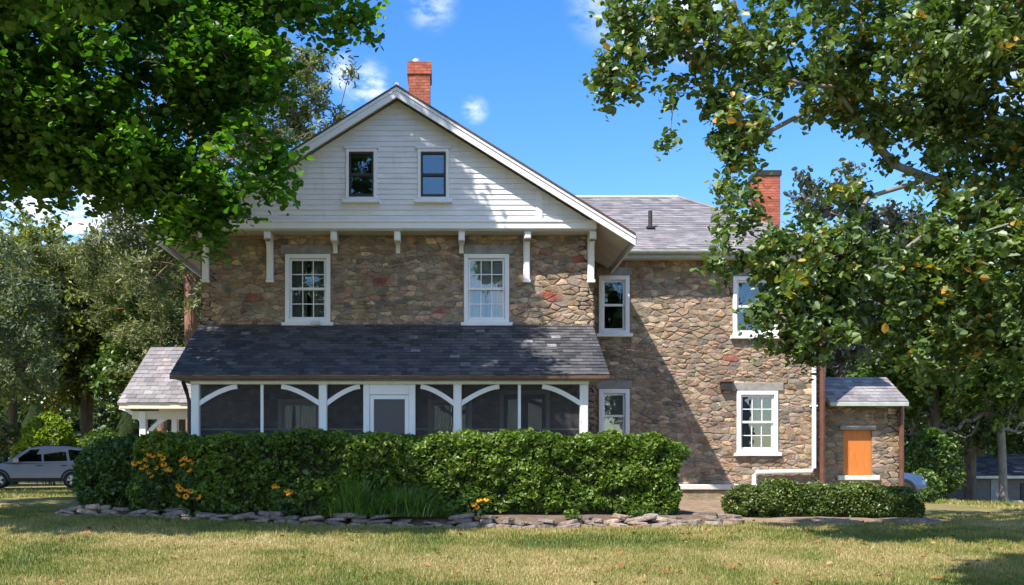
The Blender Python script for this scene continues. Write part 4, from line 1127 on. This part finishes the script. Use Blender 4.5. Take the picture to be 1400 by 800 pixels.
# ------------------------------------------------------------------ hedges
def hedge_surface(n, x0, x1, y0, y1, z0, top, lump=.07, seed=0):
    """points on the outside of a clipped hedge; top(x) its height"""
    Lx, Ly = x1 - x0, y1 - y0; H = float(np.mean([top(x0), top(x1)])) - z0
    A = np.array([Lx * H, Lx * H * .35, Lx * Ly, Ly * H, Ly * H]); A /= A.sum()
    f = rng.choice(5, n, p=A); u = rng.random(n); v = rng.random(n)
    X = np.where(f < 3, x0 + u * Lx, np.where(f == 3, x0, x1)); Y = np.where(f == 0, y0, np.where(f == 1, y1, y0 + v * Ly)); Y = np.where(f >= 3, y0 + u * Ly, Y)
    T = np.array([top(x) for x in X]); Z = np.where(f == 2, T, z0 + v * (T - z0))
    # round the long edges
    P = np.stack([X, Y, Z], 1); c = np.stack([np.clip(X, x0 + .3, x1 - .3), np.full(n, (y0 + y1) / 2), np.clip(Z, z0 + .3, T - .3)], 1)
    c[:, 1] = np.clip(Y, y0 + .3, y1 - .3); d = P - c; r = np.linalg.norm(d, axis=1, keepdims=True); N = d / np.maximum(r, 1e-6); P = c + N * np.minimum(r, .34)
    off = np.array([noise.noise((p[0] * 2.3 + seed, p[1] * 2.3, p[2] * 2.8)) + .6 * noise.noise((p[0] * 6, p[1] * 6 + seed, p[2] * 6)) for p in P])
    depth = rng.exponential(.035, n)
    P += N * (off * lump - depth + .02)[:, None]
    return P, N, off
def hedge(name, label, cat, x0, x1, y0, y1, z0, top, n, size, leaf, lump=.07, seed=0, base=None, group=None, inset=.13):
    b = base or ((x0 + x1) / 2, (y0 + y1) / 2, z0); root = empty(name, label, cat, b, group)
    core = MB(); m = 24
    for i in range(m):
        a, c = x0 + inset + (x1 - x0 - 2 * inset) * i / m, x0 + inset + (x1 - x0 - 2 * inset) * (i + 1) / m
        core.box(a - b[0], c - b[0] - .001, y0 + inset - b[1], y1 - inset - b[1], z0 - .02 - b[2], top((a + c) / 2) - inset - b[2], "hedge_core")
    core.build("branches", root)
    P, N, off = hedge_surface(n, x0, x1, y0, y1, z0, top, lump, seed)
    big = np.array([noise.noise((p[0] * .9 + seed, p[1], p[2] * 1.1)) for p in P])
    keep = rng.random(len(P)) > np.clip((-off - .25) * 1.6, 0, .8); P, N, off, big = P[keep], N[keep], off[keep], big[keep]
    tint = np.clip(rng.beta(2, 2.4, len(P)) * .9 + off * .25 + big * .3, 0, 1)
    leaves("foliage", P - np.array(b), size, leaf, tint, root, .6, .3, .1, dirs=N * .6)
    return root
def htop(x): return 1.45 + .035 * math.sin(x * 1.9) + .03 * math.sin(x * 4.7 + 1) - .1 * max(0, (x - 3.2)) / 1.2 - .05 * max(0, -4.6 - x)
hedge("long_hedge", "long clipped green hedge in front of the screened porch behind the row of flat stones", "hedge", -5.9, 4.28, 18.45, 19.75, .0, htop, 50000, .095, "leaf_hedge", .12)
# the looser dark shrub that ends the hedge on the far side
sx0, sy0 = -6.4, 19.45
bush("rounded_shrub", "dark rounded shrub growing into the hedge end nearest the silver car", "shrub", sx0, sy0, [(0, 0, .75, .92, .75, .72), (.35, -.05, .95, .75, .65, .55), (-.35, 0, .5, .6, .6, .5), (.5, -.15, .5, .6, .6, .5)], 15000, .085, "leaf_shrub")
bush("sunlit_hedge_tip", "tip of the long hedge by the wing, sunlight put into its yellow-green leaf colour", "shrub", 3.9, 19.1, [(.38, -.1, 1.32, .34, .42, .2), (.15, -.2, 1.25, .33, .45, .25)], 1500, .085, "leaf_bright")  # sunlit end of the hedge, its sunlight painted as brighter leaves
# low box hedge by the wing
gq = lambda x: g1(x, 19.6)
bush("round_boxwood", "round light-green boxwood ball at the near end of the low hedge by the wing", "shrub", PX(1020, 19.3), 19.3, [(0, 0, .33, .47, .45, .36), (.2, 0, .28, .45, .42, .32)], 9000, .055, "leaf_box")
hedge("low_hedge", "low clipped boxwood hedge below the wing window and orange board", "hedge", PX(1045, 19.5), PX(1256, 19.5), 19.2, 20.3, -.14, lambda x: .56 + .03 * math.sin(x * 3.3) + .025 * math.sin(x * 7.9) - .04 * (x - 6.2), 24000, .06, "leaf_box", .06, 9)

# ------------------------------------------------------------------ stones edging the bed
def flat_stone(w, d, h, seed):
    r = random.Random(seed); m = MB(); n = 9; rings = []
    ang = [2 * PI * (k + r.uniform(-.25, .25)) / n for k in range(n)]; rad = [r.uniform(.78, 1.1) for _ in range(n)]
    for z, k in ((0, .86), (.25, 1.0), (.8, .97), (1.0, .84)):
        rings.append([(w / 2 * rad[i] * k * math.cos(a) + r.uniform(-.008, .008), d / 2 * rad[i] * k * math.sin(a) + r.uniform(-.008, .008), h * z + r.uniform(-.006, .006)) for i, a in enumerate(ang)])
    V = [p for R in rings for p in R]; Fc = [(q * n + i, q * n + (i + 1) % n, q * n + n + (i + 1) % n, q * n + n + i) for q in range(3) for i in range(n)]
    Fc += [tuple(range(n))[::-1], tuple(3 * n + i for i in range(n))]
    t = r.uniform(.7, 1.25); base = r.choice([(.20, .165, .145), (.25, .205, .17), (.165, .145, .135), (.28, .215, .17), (.22, .185, .17)])
    m.add(V, Fc, "fieldstone", tuple(c * t for c in base)); return m
x = -7.15; k = 0
while x < 4.85:
    lay = 3 if random.random() < (.75 if x > .4 else .5) else 2
    w0 = random.uniform(.22, .52)
    zc = g1(x, edge_y(x)) - .03
    for L in range(lay):
        w = w0 * random.uniform(.7, 1.15) if L else w0; h = random.uniform(.05, .10); yy = edge_y(x) - .02 + L * .07 + random.uniform(-.09, .07)
        o = flat_stone(w, random.uniform(.22, .36), h, k).build("flat_stone", loc=(x + w0 / 2 + (random.uniform(-.12, .12) if L else 0), yy, zc))
        o.rotation_euler = (random.uniform(-.2, .1), random.uniform(-.22, .22), random.uniform(-.4, .4))
        tag(o, "flat grey-brown fieldstone lying in the low edging row in front of the long hedge", "stone", "flat stones edging the flower bed"); zc += h * .9; k += 1
    x += w0 * random.uniform(.75, 1.0)
NSTONE = k
for i, (x, y, w, h, lb) in enumerate(((4.75, 18.35, .55, .16, "upright brown fieldstone at the end of the edging row, beside the boxwood ball"), (5.05, 18.9, .62, .12, "wide flat fieldstone lying behind the end of the edging row"))):
    o = flat_stone(w, .3, h, 900 + i).build("flat_stone", loc=(x, y, g1(x, y) + .02)); tag(o, lb, "stone")

# ------------------------------------------------------------------ flowers and low plants in the bed
def bed_z(x, y): return max(g1(x, y) + .02, .0)
def daisy_plant(label, x, y, heads, h, n_leaf):
    """black-eyed Susan: leafy stems and a flower head on each"""
    z = -.02; root = empty("coneflower_plant", label, "flower", (x, y, z), "yellow coneflowers in the bed")
    st = MB(); LP = []
    for (hx, hy, hz) in heads:
        st.tube([(hx * .25, hy * .25, 0), (hx * .7, hy * .7, hz * .5), (hx, hy, hz)], .004, "leaf_shrub", 5, .003, False)
        for q in range(n_leaf):
            t = random.random(); LP.append((hx * (.25 + .75 * t) + random.gauss(0, .07), hy * (.25 + .75 * t) + random.gauss(0, .05), hz * t * .92))
    st.build("stem", root)
    leaves("foliage", np.array(LP), .12, "leaf_shrub", None, root, .5, .5, .2)
    for (hx, hy, hz) in heads:
        f = MB(); R = random.uniform(.05, .07); tilt = Matrix.Rotation(random.uniform(.5, 1.1), 3, 'X') @ Matrix.Rotation(random.uniform(-.5, .5), 3, 'Y'); c = Vector((hx, hy, hz + .01))
        n = 11
        for q in range(n):
            a = 2 * PI * q / n + random.uniform(-.1, .1); u = Vector((math.cos(a), math.sin(a), 0)); v = Vector((-u.y, u.x, 0)); dz = Vector((0, 0, -.35 * R))
            pts = [u * R * .2 - v * R * .1, u * R * .65 - v * R * .26 + dz * .3, u * R * 1.05 + dz, u * R * .65 + v * R * .26 + dz * .3, u * R * .2 + v * R * .1]
            f.add([c + tilt @ p for p in pts], [(0, 1, 2, 3, 4)], "petal")
        fo = f.build("flower_head", root)
        e = MB(); V = []
        for zz, rr in ((0, .28), (.16, .24), (.26, .1)):
            V += [c + tilt @ Vector((R * rr * math.cos(2 * PI * q / 7), R * rr * math.sin(2 * PI * q / 7), R * zz + .002)) for q in range(7)]
        e.add(V, [(r * 7 + q, r * 7 + (q + 1) % 7, r * 7 + 7 + (q + 1) % 7, r * 7 + 7 + q) for r in range(2) for q in range(7)] + [tuple(range(14, 21))], "flower_eye"); e.build("flower_eye", fo)
    return root
def heads_px(pts, Y, x, y):
    o = []
    for px, py in pts:
        yy = Y + random.uniform(-.05, .05); o.append((PX(px, yy) - x, yy - y, PZ(py, yy) + .02))
    return o
fy = 18.25 + .3
def dz_plant(label, x, pts, n_leaf, Y): return daisy_plant(label, x, Y + .08, heads_px(pts, Y, x, Y + .08), 1, n_leaf)
dz_plant("tall clump of yellow coneflowers against the dark rounded shrub, with the most blooms", PX(206, 18.4), [(184, 634), (191, 632), (200, 637), (204, 621), (209, 624), (219, 622), (222, 627), (203, 645), (207, 651), (199, 629), (224, 635), (213, 640), (194, 640)], 12, 18.35)
dz_plant("clump of yellow coneflowers against the hedge, next to the biggest clump", PX(250, 18.4), [(228, 643), (232, 642), (247, 629), (253, 627), (258, 629), (263, 633), (258, 643), (249, 635)], 12, 18.35)
dz_plant("low clump of yellow coneflowers just above the stones below the taller clumps", PX(250, 18.3), [(243, 665), (247, 669), (245, 677), (254, 670), (258, 671), (254, 679), (261, 672), (271, 680)], 10, 18.25)
dz_plant("small pair of yellow coneflowers low before the hedge beside broad light leaves", PX(387, 18.2), [(375, 665), (379, 665), (391, 671), (397, 672), (394, 675)], 9, 18.1)
dz_plant("tiny yellow coneflowers close to the stones at the hedge's sunnier half", PX(653, 18), [(655, 684), (665, 683), (648, 690), (652, 694)], 7, 17.95)

def grass_clump(name, label, x, y, w, n, h, leaf="leaf_bright", z=-.03):
    root = empty(name, label, "plant", (x, y, z))
    b = rng.normal(size=(n, 2)) * np.array([w, .12]); a = rng.uniform(0, 6.28, n); out = rng.uniform(.05, .45, n); hh = h * rng.uniform(.45, 1.1, n) * np.exp(-(b[:, 0] / (1.6 * w)) ** 2) * (1 + .18 * np.sin(b[:, 0] * 23))
    D = np.stack([np.cos(a), np.sin(a)], 1) * out[:, None]
    p0 = np.stack([b[:, 0], b[:, 1], np.zeros(n)], 1); p1 = p0 + np.stack([D[:, 0] * .4, D[:, 1] * .4, hh * .6], 1); p2 = p0 + np.stack([D[:, 0], D[:, 1], hh], 1)
    side = np.stack([-np.sin(a + .7), np.cos(a + .7), np.zeros(n)], 1) * .007
    V = np.empty((n, 3, 3, 3)); V[:, 0] = np.stack([p0 - side, p0 + side, p1 + side], 1); V[:, 1] = np.stack([p0 - side, p1 + side, p1 - side], 1); V[:, 2] = np.stack([p1 - side, p1 + side, p2], 1)
    fast_mesh("blades", V.reshape(-1, 3), n * 3, 3, leaf, np.repeat(rng.random(n), 3), root); return root
grass_clump("ornamental_grass", "tall bright green grassy clump in front of the hedge below the screen door's near side", PX(487, 18.2), 18.2, .30, 1300, .66)
grass_clump("ornamental_grass", "wide bright green grassy clump in front of the hedge directly below the screen door", PX(552, 18.15), 18.15, .46, 1900, .54)
def low_plant(label, px, Y, w, h, n, leaf, size=.1):
    x = PX(px, Y); return bush("leafy_plant", label, "plant", x, Y, [(0, 0, h * .5 + .15, w, .2, h * .5)], n, size, leaf)
low_plant("broad-leaved light green plant spilling over the stones next to the pair of yellow blooms", 425, 18.15, .32, .42, 500, "leaf_mid", .12)
low_plant("low dark leafy plant right behind the stones below the pair of yellow blooms", 392, 18.05, .2, .28, 300, "leaf_shrub", .1)
low_plant("fresh green seedling behind the stones near the hedge's sunnier end", 782, 17.9, .14, .14, 140, "leaf_bright", .08)
low_plant("leafy green weeds behind the stones at the edge of the grassy clumps", 628, 18.1, .3, .3, 450, "leaf_bright", .09)
low_plant("dark green weeds in front of the rounded shrub by the first stones", 150, 18.75, .5, .3, 700, "leaf_shrub", .09)
low_plant("low green weeds under the big coneflower clump", 290, 18.6, .6, .22, 800, "leaf_mid", .08)
low_plant("short weeds behind the last stones at the end of the long hedge", 880, 17.95, .3, .1, 250, "leaf_mid", .07)

# ------------------------------------------------------------------ chairs on the porch
def porch_chair(x, y, label):
    r = empty("wicker_chair", label, "chair", (x, y, PF + .0), "chairs on the screened porch")
    s = MB(); s.box(-.3, .3, -.28, .28, .38, .46, "wicker"); s.build("seat", r)
    b = MB(); n = 10; V = []
    for i in range(n + 1):
        t = PI * i / n; V.append((.36 * math.cos(t), -.27, .47 + .72 * math.sin(t) ** .6)); V.append((.36 * math.cos(t), -.35, .47 + .72 * math.sin(t) ** .6))
    V += [(0, -.27, .47), (0, -.35, .47)]
    b.add(V, [(2 * i, 2 * i + 2, 2 * i + 3, 2 * i + 1) for i in range(n)] + [(2 * i, 2 * i + 2, 2 * n + 2) for i in range(n)] + [(2 * i + 1, 2 * n + 3, 2 * i + 3) for i in range(n)], "wicker"); b.build("backrest", r)
    for sx in (-1, 1):
        a = MB(); a.tube([(sx * .33, -.26, .66), (sx * .35, .1, .66), (sx * .33, .26, .6), (sx * .3, .26, .4)], .03, "wicker", 6); a.build("armrest", r)
        for sy in (-1, 1): l = MB(); l.tube([(sx * .26, sy * .24, 0), (sx * .26, sy * .24, .38)], .025, "wicker", 6); l.build("leg", r)
    return r
porch_chair(PX(286, 21.2), 21.2, "dark round-backed wicker chair behind the porch corner post")
porch_chair(PX(370, 21.2), 21.2, "dark round-backed wicker chair beside the porch's thin mullion")

# ------------------------------------------------------------------ cars
def make_car(label, paint, loc, rz, name="parked_car"):
    r = empty(name, label, "car", loc, None, rz)
    # side profile: x forward, stations (x, z_bottom, z_belt, half width)
    st = [(-2.28, .55, .92, .70), (-2.2, .38, 1.02, .82), (-1.9, .30, 1.06, .90), (-1.3, .28, 1.06, .92), (-.3, .27, 1.04, .92), (.6, .27, 1.02, .92), (1.05, .27, 1.01, .91), (1.6, .29, .97, .89), (2.05, .33, .88, .84), (2.25, .42, .74, .72)]
    b = MB(); V = []
    for x, zb, zt, w in st:
        zm = zb + (zt - zb) * .45
        V += [(x, -w * .86, zb), (x, -w, zb + .12), (x, -w * 1.01, zm), (x, -w * .95, zt - .06), (x, -w * .84, zt), (x, w * .84, zt), (x, w * .95, zt - .06), (x, w * 1.01, zm), (x, w, zb + .12), (x, w * .86, zb)]
    n = 10; Fc = [(i * n + k, i * n + (k + 1) % n, (i + 1) * n + (k + 1) % n, (i + 1) * n + k) for i in range(len(st) - 1) for k in range(n)]
    Fc += [tuple(range(n)), tuple((len(st) - 1) * n + k for k in range(n))]
    b.add(V, Fc, paint)
    # cabin
    cab = [(-2.12, 1.04, -2.0, 1.05), (-1.75, 1.60, 0, 0), (-1.2, 1.67, 0, 0), (-.3, 1.68, 0, 0), (.25, 1.60, 0, 0), (1.12, 1.0, 0, 0)]
    ws = [.80, .66, .66, .66, .65, .80]; V = []
    for (x, z, _, _), w in zip(cab, ws): V += [(x, -w, z), (x, -w + .06, z + .03), (x, w - .06, z + .03), (x, w, z)]
    for x in (-2.12, -1.75, -1.2, -.3, .25, 1.12): V += [(x if x > -2 and x < 1 else x, -.83, 1.02), (x, .83, 1.02)]
    q = 24
    Fc = [(4 * i + k, 4 * i + k + 1, 4 * i + 5 + k, 4 * i + 4 + k) for i in range(5) for k in range(3)]
    Fc += [(4 * i, 4 * i + 4, q + 2 * i + 2, q + 2 * i) for i in range(5)] + [(4 * i + 3, q + 2 * i + 1, q + 2 * i + 3, 4 * i + 7) for i in range(5)]
    b.add(V, Fc, paint); body = b.build("body", r, smooth=False)
    # side glass: slightly proud of the pillars, following their lean
    def side(sg, pts, nm="window"):
        g = MB(); V = []
        for x, z in pts:
            t = (z - 1.02) / .6; w = .83 - .165 * t + .006; V.append((x, sg * w, z))
        for x, z in pts:
            t = (z - 1.02) / .6; w = .83 - .165 * t - .01; V.append((x, sg * w, z))
        k = len(pts); g.add(V, [tuple(range(k)), tuple(range(k, 2 * k))[::-1]] + [(i, i + k, (i + 1) % k + k, (i + 1) % k) for i in range(k)], "car_glass"); return g.build(nm, r)
    for sg in (-1, 1):
        side(sg, [(-.22, 1.08), (.82, 1.07), (.20, 1.54), (-.2, 1.58)]); side(sg, [(-1.18, 1.10), (-.30, 1.08), (-.28, 1.58), (-1.1, 1.58)]); side(sg, [(-1.92, 1.18), (-1.28, 1.11), (-1.2, 1.57), (-1.66, 1.52)])
        h = MB()
        for x in (-.15, -1.05): h.box(x - .12, x + .12, sg * .935 - .012, sg * .935 + .012, .90, .93, "car_black")
        h.build("door_handle", r)
        mi = MB(); mi.bevbox(.62, .82, sg * .95 - .1, sg * .95 + .1, 1.03, 1.19, paint, .03); mi.build("mirror", r)
        tr = MB(); tr.box(-1.0, 1.0, sg * .93 - .02, sg * .93 + .02, .26, .42, "car_black"); tr.build("sill_trim", r)
        hl = MB(); hl.add([(2.12, sg * .80, .74), (2.26, sg * .58, .70), (2.23, sg * .58, .82), (2.02, sg * .82, .86)], [(0, 1, 2, 3)], "lamp_clear"); hl.build("headlight", r)
        tl = MB(); tl.add([(-2.23, sg * .83, .86), (-2.30, sg * .6, .86), (-2.24, sg * .6, 1.03), (-2.15, sg * .84, 1.03)], [(0, 1, 2, 3)], "lamp_red"); tl.build("tail_light", r)
        rl = MB(); rl.tube([(-1.7, sg * .58, 1.66), (-1.6, sg * .58, 1.73), (.05, sg * .58, 1.72), (.2, sg * .58, 1.65)], .018, "car_black", 6); rl.build("roof_rail", r)
        for wx in (-1.36, 1.36):
            ar = MB(); k = 20; V = []
            for i in range(k + 1):
                a = PI * i / k; V += [(wx + .44 * math.cos(a), sg * .935, .34 + .44 * math.sin(a)), (wx + .36 * math.cos(a), sg * .935, .34 + .36 * math.sin(a)), (wx + .44 * math.cos(a), sg * .80, .34 + .44 * math.sin(a)), (wx + .36 * math.cos(a), sg * .80, .34 + .36 * math.sin(a))]
            ar.add(V, [(4 * i, 4 * i + 4, 4 * i + 5, 4 * i + 1) for i in range(k)] + [(4 * i, 4 * i + 2, 4 * i + 6, 4 * i + 4) for i in range(k)], "car_black"); ar.build("wheel_arch", r)
            wh = empty_part("wheel", r, (wx, sg * .86, .34))
            t = MB(); k = 28; V = []
            prof = [(.20, -.10), (.30, -.11), (.335, -.09), (.345, 0), (.335, .09), (.30, .11), (.20, .10)]
            for i in range(k):
                a = 2 * PI * i / k; V += [(rr * math.cos(a), dy, rr * math.sin(a)) for rr, dy in prof]
            P_ = len(prof); t.add(V, [(i * P_ + j, i * P_ + j + 1, ((i + 1) % k) * P_ + j + 1, ((i + 1) % k) * P_ + j) for i in range(k) for j in range(P_ - 1)], "rubber"); t.build("tyre", wh, smooth=True)
            rm = MB()
            for i in range(5):
                a = 2 * PI * i / 5; c, s = math.cos(a), math.sin(a); p = lambda u, v, y: (u * c - v * s, y, u * s + v * c)
                for y in (sg * .075,):
                    rm.add([p(.03, -.035, y), p(.21, -.05, y), p(.21, .05, y), p(.03, .035, y)], [(0, 1, 2, 3)], "rim_alloy")
            V = [(.06 * math.cos(2 * PI * i / 12), sg * .085, .06 * math.sin(2 * PI * i / 12)) for i in range(12)]; rm.add(V, [tuple(range(12))], "rim_alloy")
            V = [];  
            for i in range(24):
                a = 2 * PI * i / 24; V += [(.205 * math.cos(a), sg * .09, .205 * math.sin(a)), (.235 * math.cos(a), sg * .105, .235 * math.sin(a))]
            rm.add(V, [(2 * i, 2 * i + 1, (2 * i + 3) % 48, (2 * i + 2) % 48) for i in range(24)], "rim_alloy")
            V = [(.2 * math.cos(2 * PI * i / 16), sg * .02, .2 * math.sin(2 * PI * i / 16)) for i in range(16)]; rm.add(V, [tuple(range(16))], "car_black"); rm.build("rim", wh)
    g = MB(); g.add([(1.06, -.70, 1.055), (1.06, .70, 1.055), (.30, .58, 1.585), (.30, -.58, 1.585)], [(0, 1, 2, 3)], "car_glass"); g.build("windscreen", r).location = (.012, 0, .012)
    g = MB(); g.add([(-2.09, -.68, 1.12), (-2.09, .68, 1.12), (-1.79, .58, 1.57), (-1.79, -.58, 1.57)], [(0, 1, 2, 3)], "car_glass"); g.build("rear_window", r).location = (-.014, 0, .008)
    gr = MB(); gr.box(2.2, 2.265, -.5, .5, .48, .70, "car_black"); gr.build("grille", r)
    return r
def empty_part(name, parent, loc):
    """a wheel: its hub is a small mesh that carries tyre and rim"""
    m = MB(); m.tube([(0, -.05, 0), (0, .05, 0)], .05, "car_black", 10); o = m.build(name, parent); o.location = loc; return o
cx, cy_ = PX(57, 41), 40.5
make_car("silver sport-utility car parked on the grass beyond the end of the hedge", "car_silver", (cx, cy_, g1(cx, cy_) + .06), math.radians(180 + 20))
make_car("dark blue car almost hidden behind the end of the low boxwood hedge", "car_blue", (PX(1254, 33.5) - 2.25, 33.5, g1(PX(1254, 33.5), 33.5) + .02), math.radians(4))

# ------------------------------------------------------------------ outbuilding and small things far right
gb = empty("outbuilding", "low dark outbuilding with grey hipped roof at the far end of the lawn", "outbuilding", (PX(1395, 60), 61, g1(PX(1395, 60), 61)))
gzb = g1(PX(1395, 60), 61); oy = 60 - 61; ox = -(PX(1395, 60) - PX(1318, 60)); W2 = 9.0; H2 = 2.15
m = MB(); m.box(ox, ox + W2, oy, oy + 6, -.4, H2, "shed_siding"); m.build("wall", gb)
m = MB(); e = .45; A = [(ox - e, oy - e, H2 - .02), (ox + W2 + e, oy - e, H2 - .02), (ox + W2 + e, oy + 6 + e, H2 - .02), (ox - e, oy + 6 + e, H2 - .02)]; R0, R1 = (ox + 3.2, oy + 3, H2 + 1.35), (ox + W2 - 3.2, oy + 3, H2 + 1.35)
slates(m, A[0], A[1], R0, R1, .5, .3, GREYS + ((.13, .125, .13),), .25); slates(m, A[3], A[0], R0, R0 if False else (R0[0], R0[1] + .01, R0[2]), .5, .3, GREYS, .25)
m.add(A + [R0, R1], [(0, 1, 5, 4), (3, 4, 5, 2), (0, 4, 3), (1, 2, 5), (0, 3, 2, 1)], "lintel_stone"); m.build("roof", gb)
m = MB(); m.box(ox - e, ox + W2 + e, oy - e - .04, oy - e + .02, H2 - .16, H2 - .0, "soffit_paint"); m.build("fascia", gb)
m = MB(); m.box(ox + 1.6, ox + 2.55, oy - .05, oy - .002, -.3, 1.95, "shed_door"); dr = m.build("door", gb)
m = MB(); m.tube([(ox + 2.45, oy - .05, .8), (ox + 2.45, oy - .1, .8)], .03, "steel", 8); m.build("handle", dr)
m = MB(); m.bevbox(ox + .75, ox + 1.35, oy - .06, oy - .002, .05, .7, "copper_brown"); m.build("hatch", gb)
m = MB(); m.bevbox(ox + 3.4, ox + 5.6, oy - .06, oy - .002, .6, 1.7, "car_black"); m.build("window", gb)
for i, (dx, s) in enumerate(((0, .75), (.8, .9), (1.6, .7), (.5, .6))):
    X, Y = PX(1366, 57) + dx, 57 + (.4 if i == 3 else 0)
    o = flat_stone(s * 1.2, s, s * .75, 500 + i); o.mats = ["fieldstone"]; o.c = [(.5, .46, .42)] * len(o.c)
    o = o.build("boulder", loc=(X, Y, g1(X, Y) - .05)); tag(o, "pale boulder in the heap in front of the outbuilding", "rock", "boulders before the outbuilding")
bush("low_shrub", "small squat dark green shrub on the grass just past the end of the low hedge", "shrub", PX(1268, 24), 24.0, [(0, 0, .17, .24, .22, .17), (.08, 0, .2, .2, .2, .14)], 1600, .06, "leaf_shrub")

# ------------------------------------------------------------------ grass and fallen leaves
def scatter_grass(n, y0, y1, h, w, clear=True):
    Y = y0 + (y1 - y0) * rng.random(n) ** 1.0
    x0 = -8.6 * Y / F * 75; lim0 = (-40 - HX) * Y / F; lim1 = (1440 - HX) * Y / F
    X = lim0 + (lim1 - lim0) * rng.random(n)
    ey = np.array([edge_y(x) for x in X])
    ok = ~((X > -7.3) & (X < 4.95) & (Y > ey - .02)) & ~((X > -10) & (X < 11.9) & (Y > 20.6) & (Y < 33)) & ~((X > 4.6) & (X < 9.75) & (Y > 18.2 + .2 * np.sin(X * 1.7) + np.maximum(0, X - 9) * 1.2 + np.maximum(0, 5.2 - X) * .6))
    X, Y = X[ok], Y[ok]; n = len(X)
    Z = gz(X, Y)
    pn = np.array([noise.fractal((x * .42, y * .42, 0), 1.0, 2.0, 5) for x, y in zip(X, Y)]); p2 = np.array([noise.noise((x * 1.9, y * 1.9, 4)) for x, y in zip(X, Y)])
    tint = np.clip(.50 + pn * .48 + p2 * .26 + rng.normal(0, .12, n), 0, 1)
    a = rng.uniform(0, 6.28, n); lean = rng.uniform(.1, .8, n); hh = h * rng.uniform(.35, 1.2, n) * (1.25 - .75 * tint) * (1 + .8 * (p2 > .42))
    top = np.stack([X + np.cos(a) * lean * hh, Y + np.sin(a) * lean * hh, Z + hh], 1); s = np.stack([-np.sin(a), np.cos(a), np.zeros(n)], 1) * w; b = np.stack([X, Y, Z - .005], 1)
    return np.stack([b - s, b + s, top], 1), tint
G = [scatter_grass(150000, 10.0, 15.0, .05, .0055), scatter_grass(110000, 15.0, 20.5, .055, .007), scatter_grass(60000, 20.5, 42, .08, .014)]
V = np.concatenate([g[0] for g in G]); T = np.concatenate([g[1] for g in G])
o = fast_mesh("grass", V.reshape(-1, 3), len(V), 3, "blade", T); tag(o, kind='stuff')
n = 560
Y = 10 + 15 * rng.random(n); X = (-20 - HX) * Y / F + (1440 / F * Y) * rng.random(n) ** .75
ok = ~((X > -7.3) & (X < 4.9) & (Y > 17.4)) & ~((X > -9) & (X < 11.9) & (Y > 20.6)); X, Y = X[ok], Y[ok]
o = leaves("fallen_leaves", np.stack([X, Y, gz(X, Y) + .035], 1), .075, "dead_leaf", None, None, .7, 1.8, 0); tag(o, kind='stuff')
print("leaves in the two near trees:", nl, "stones:", NSTONE)
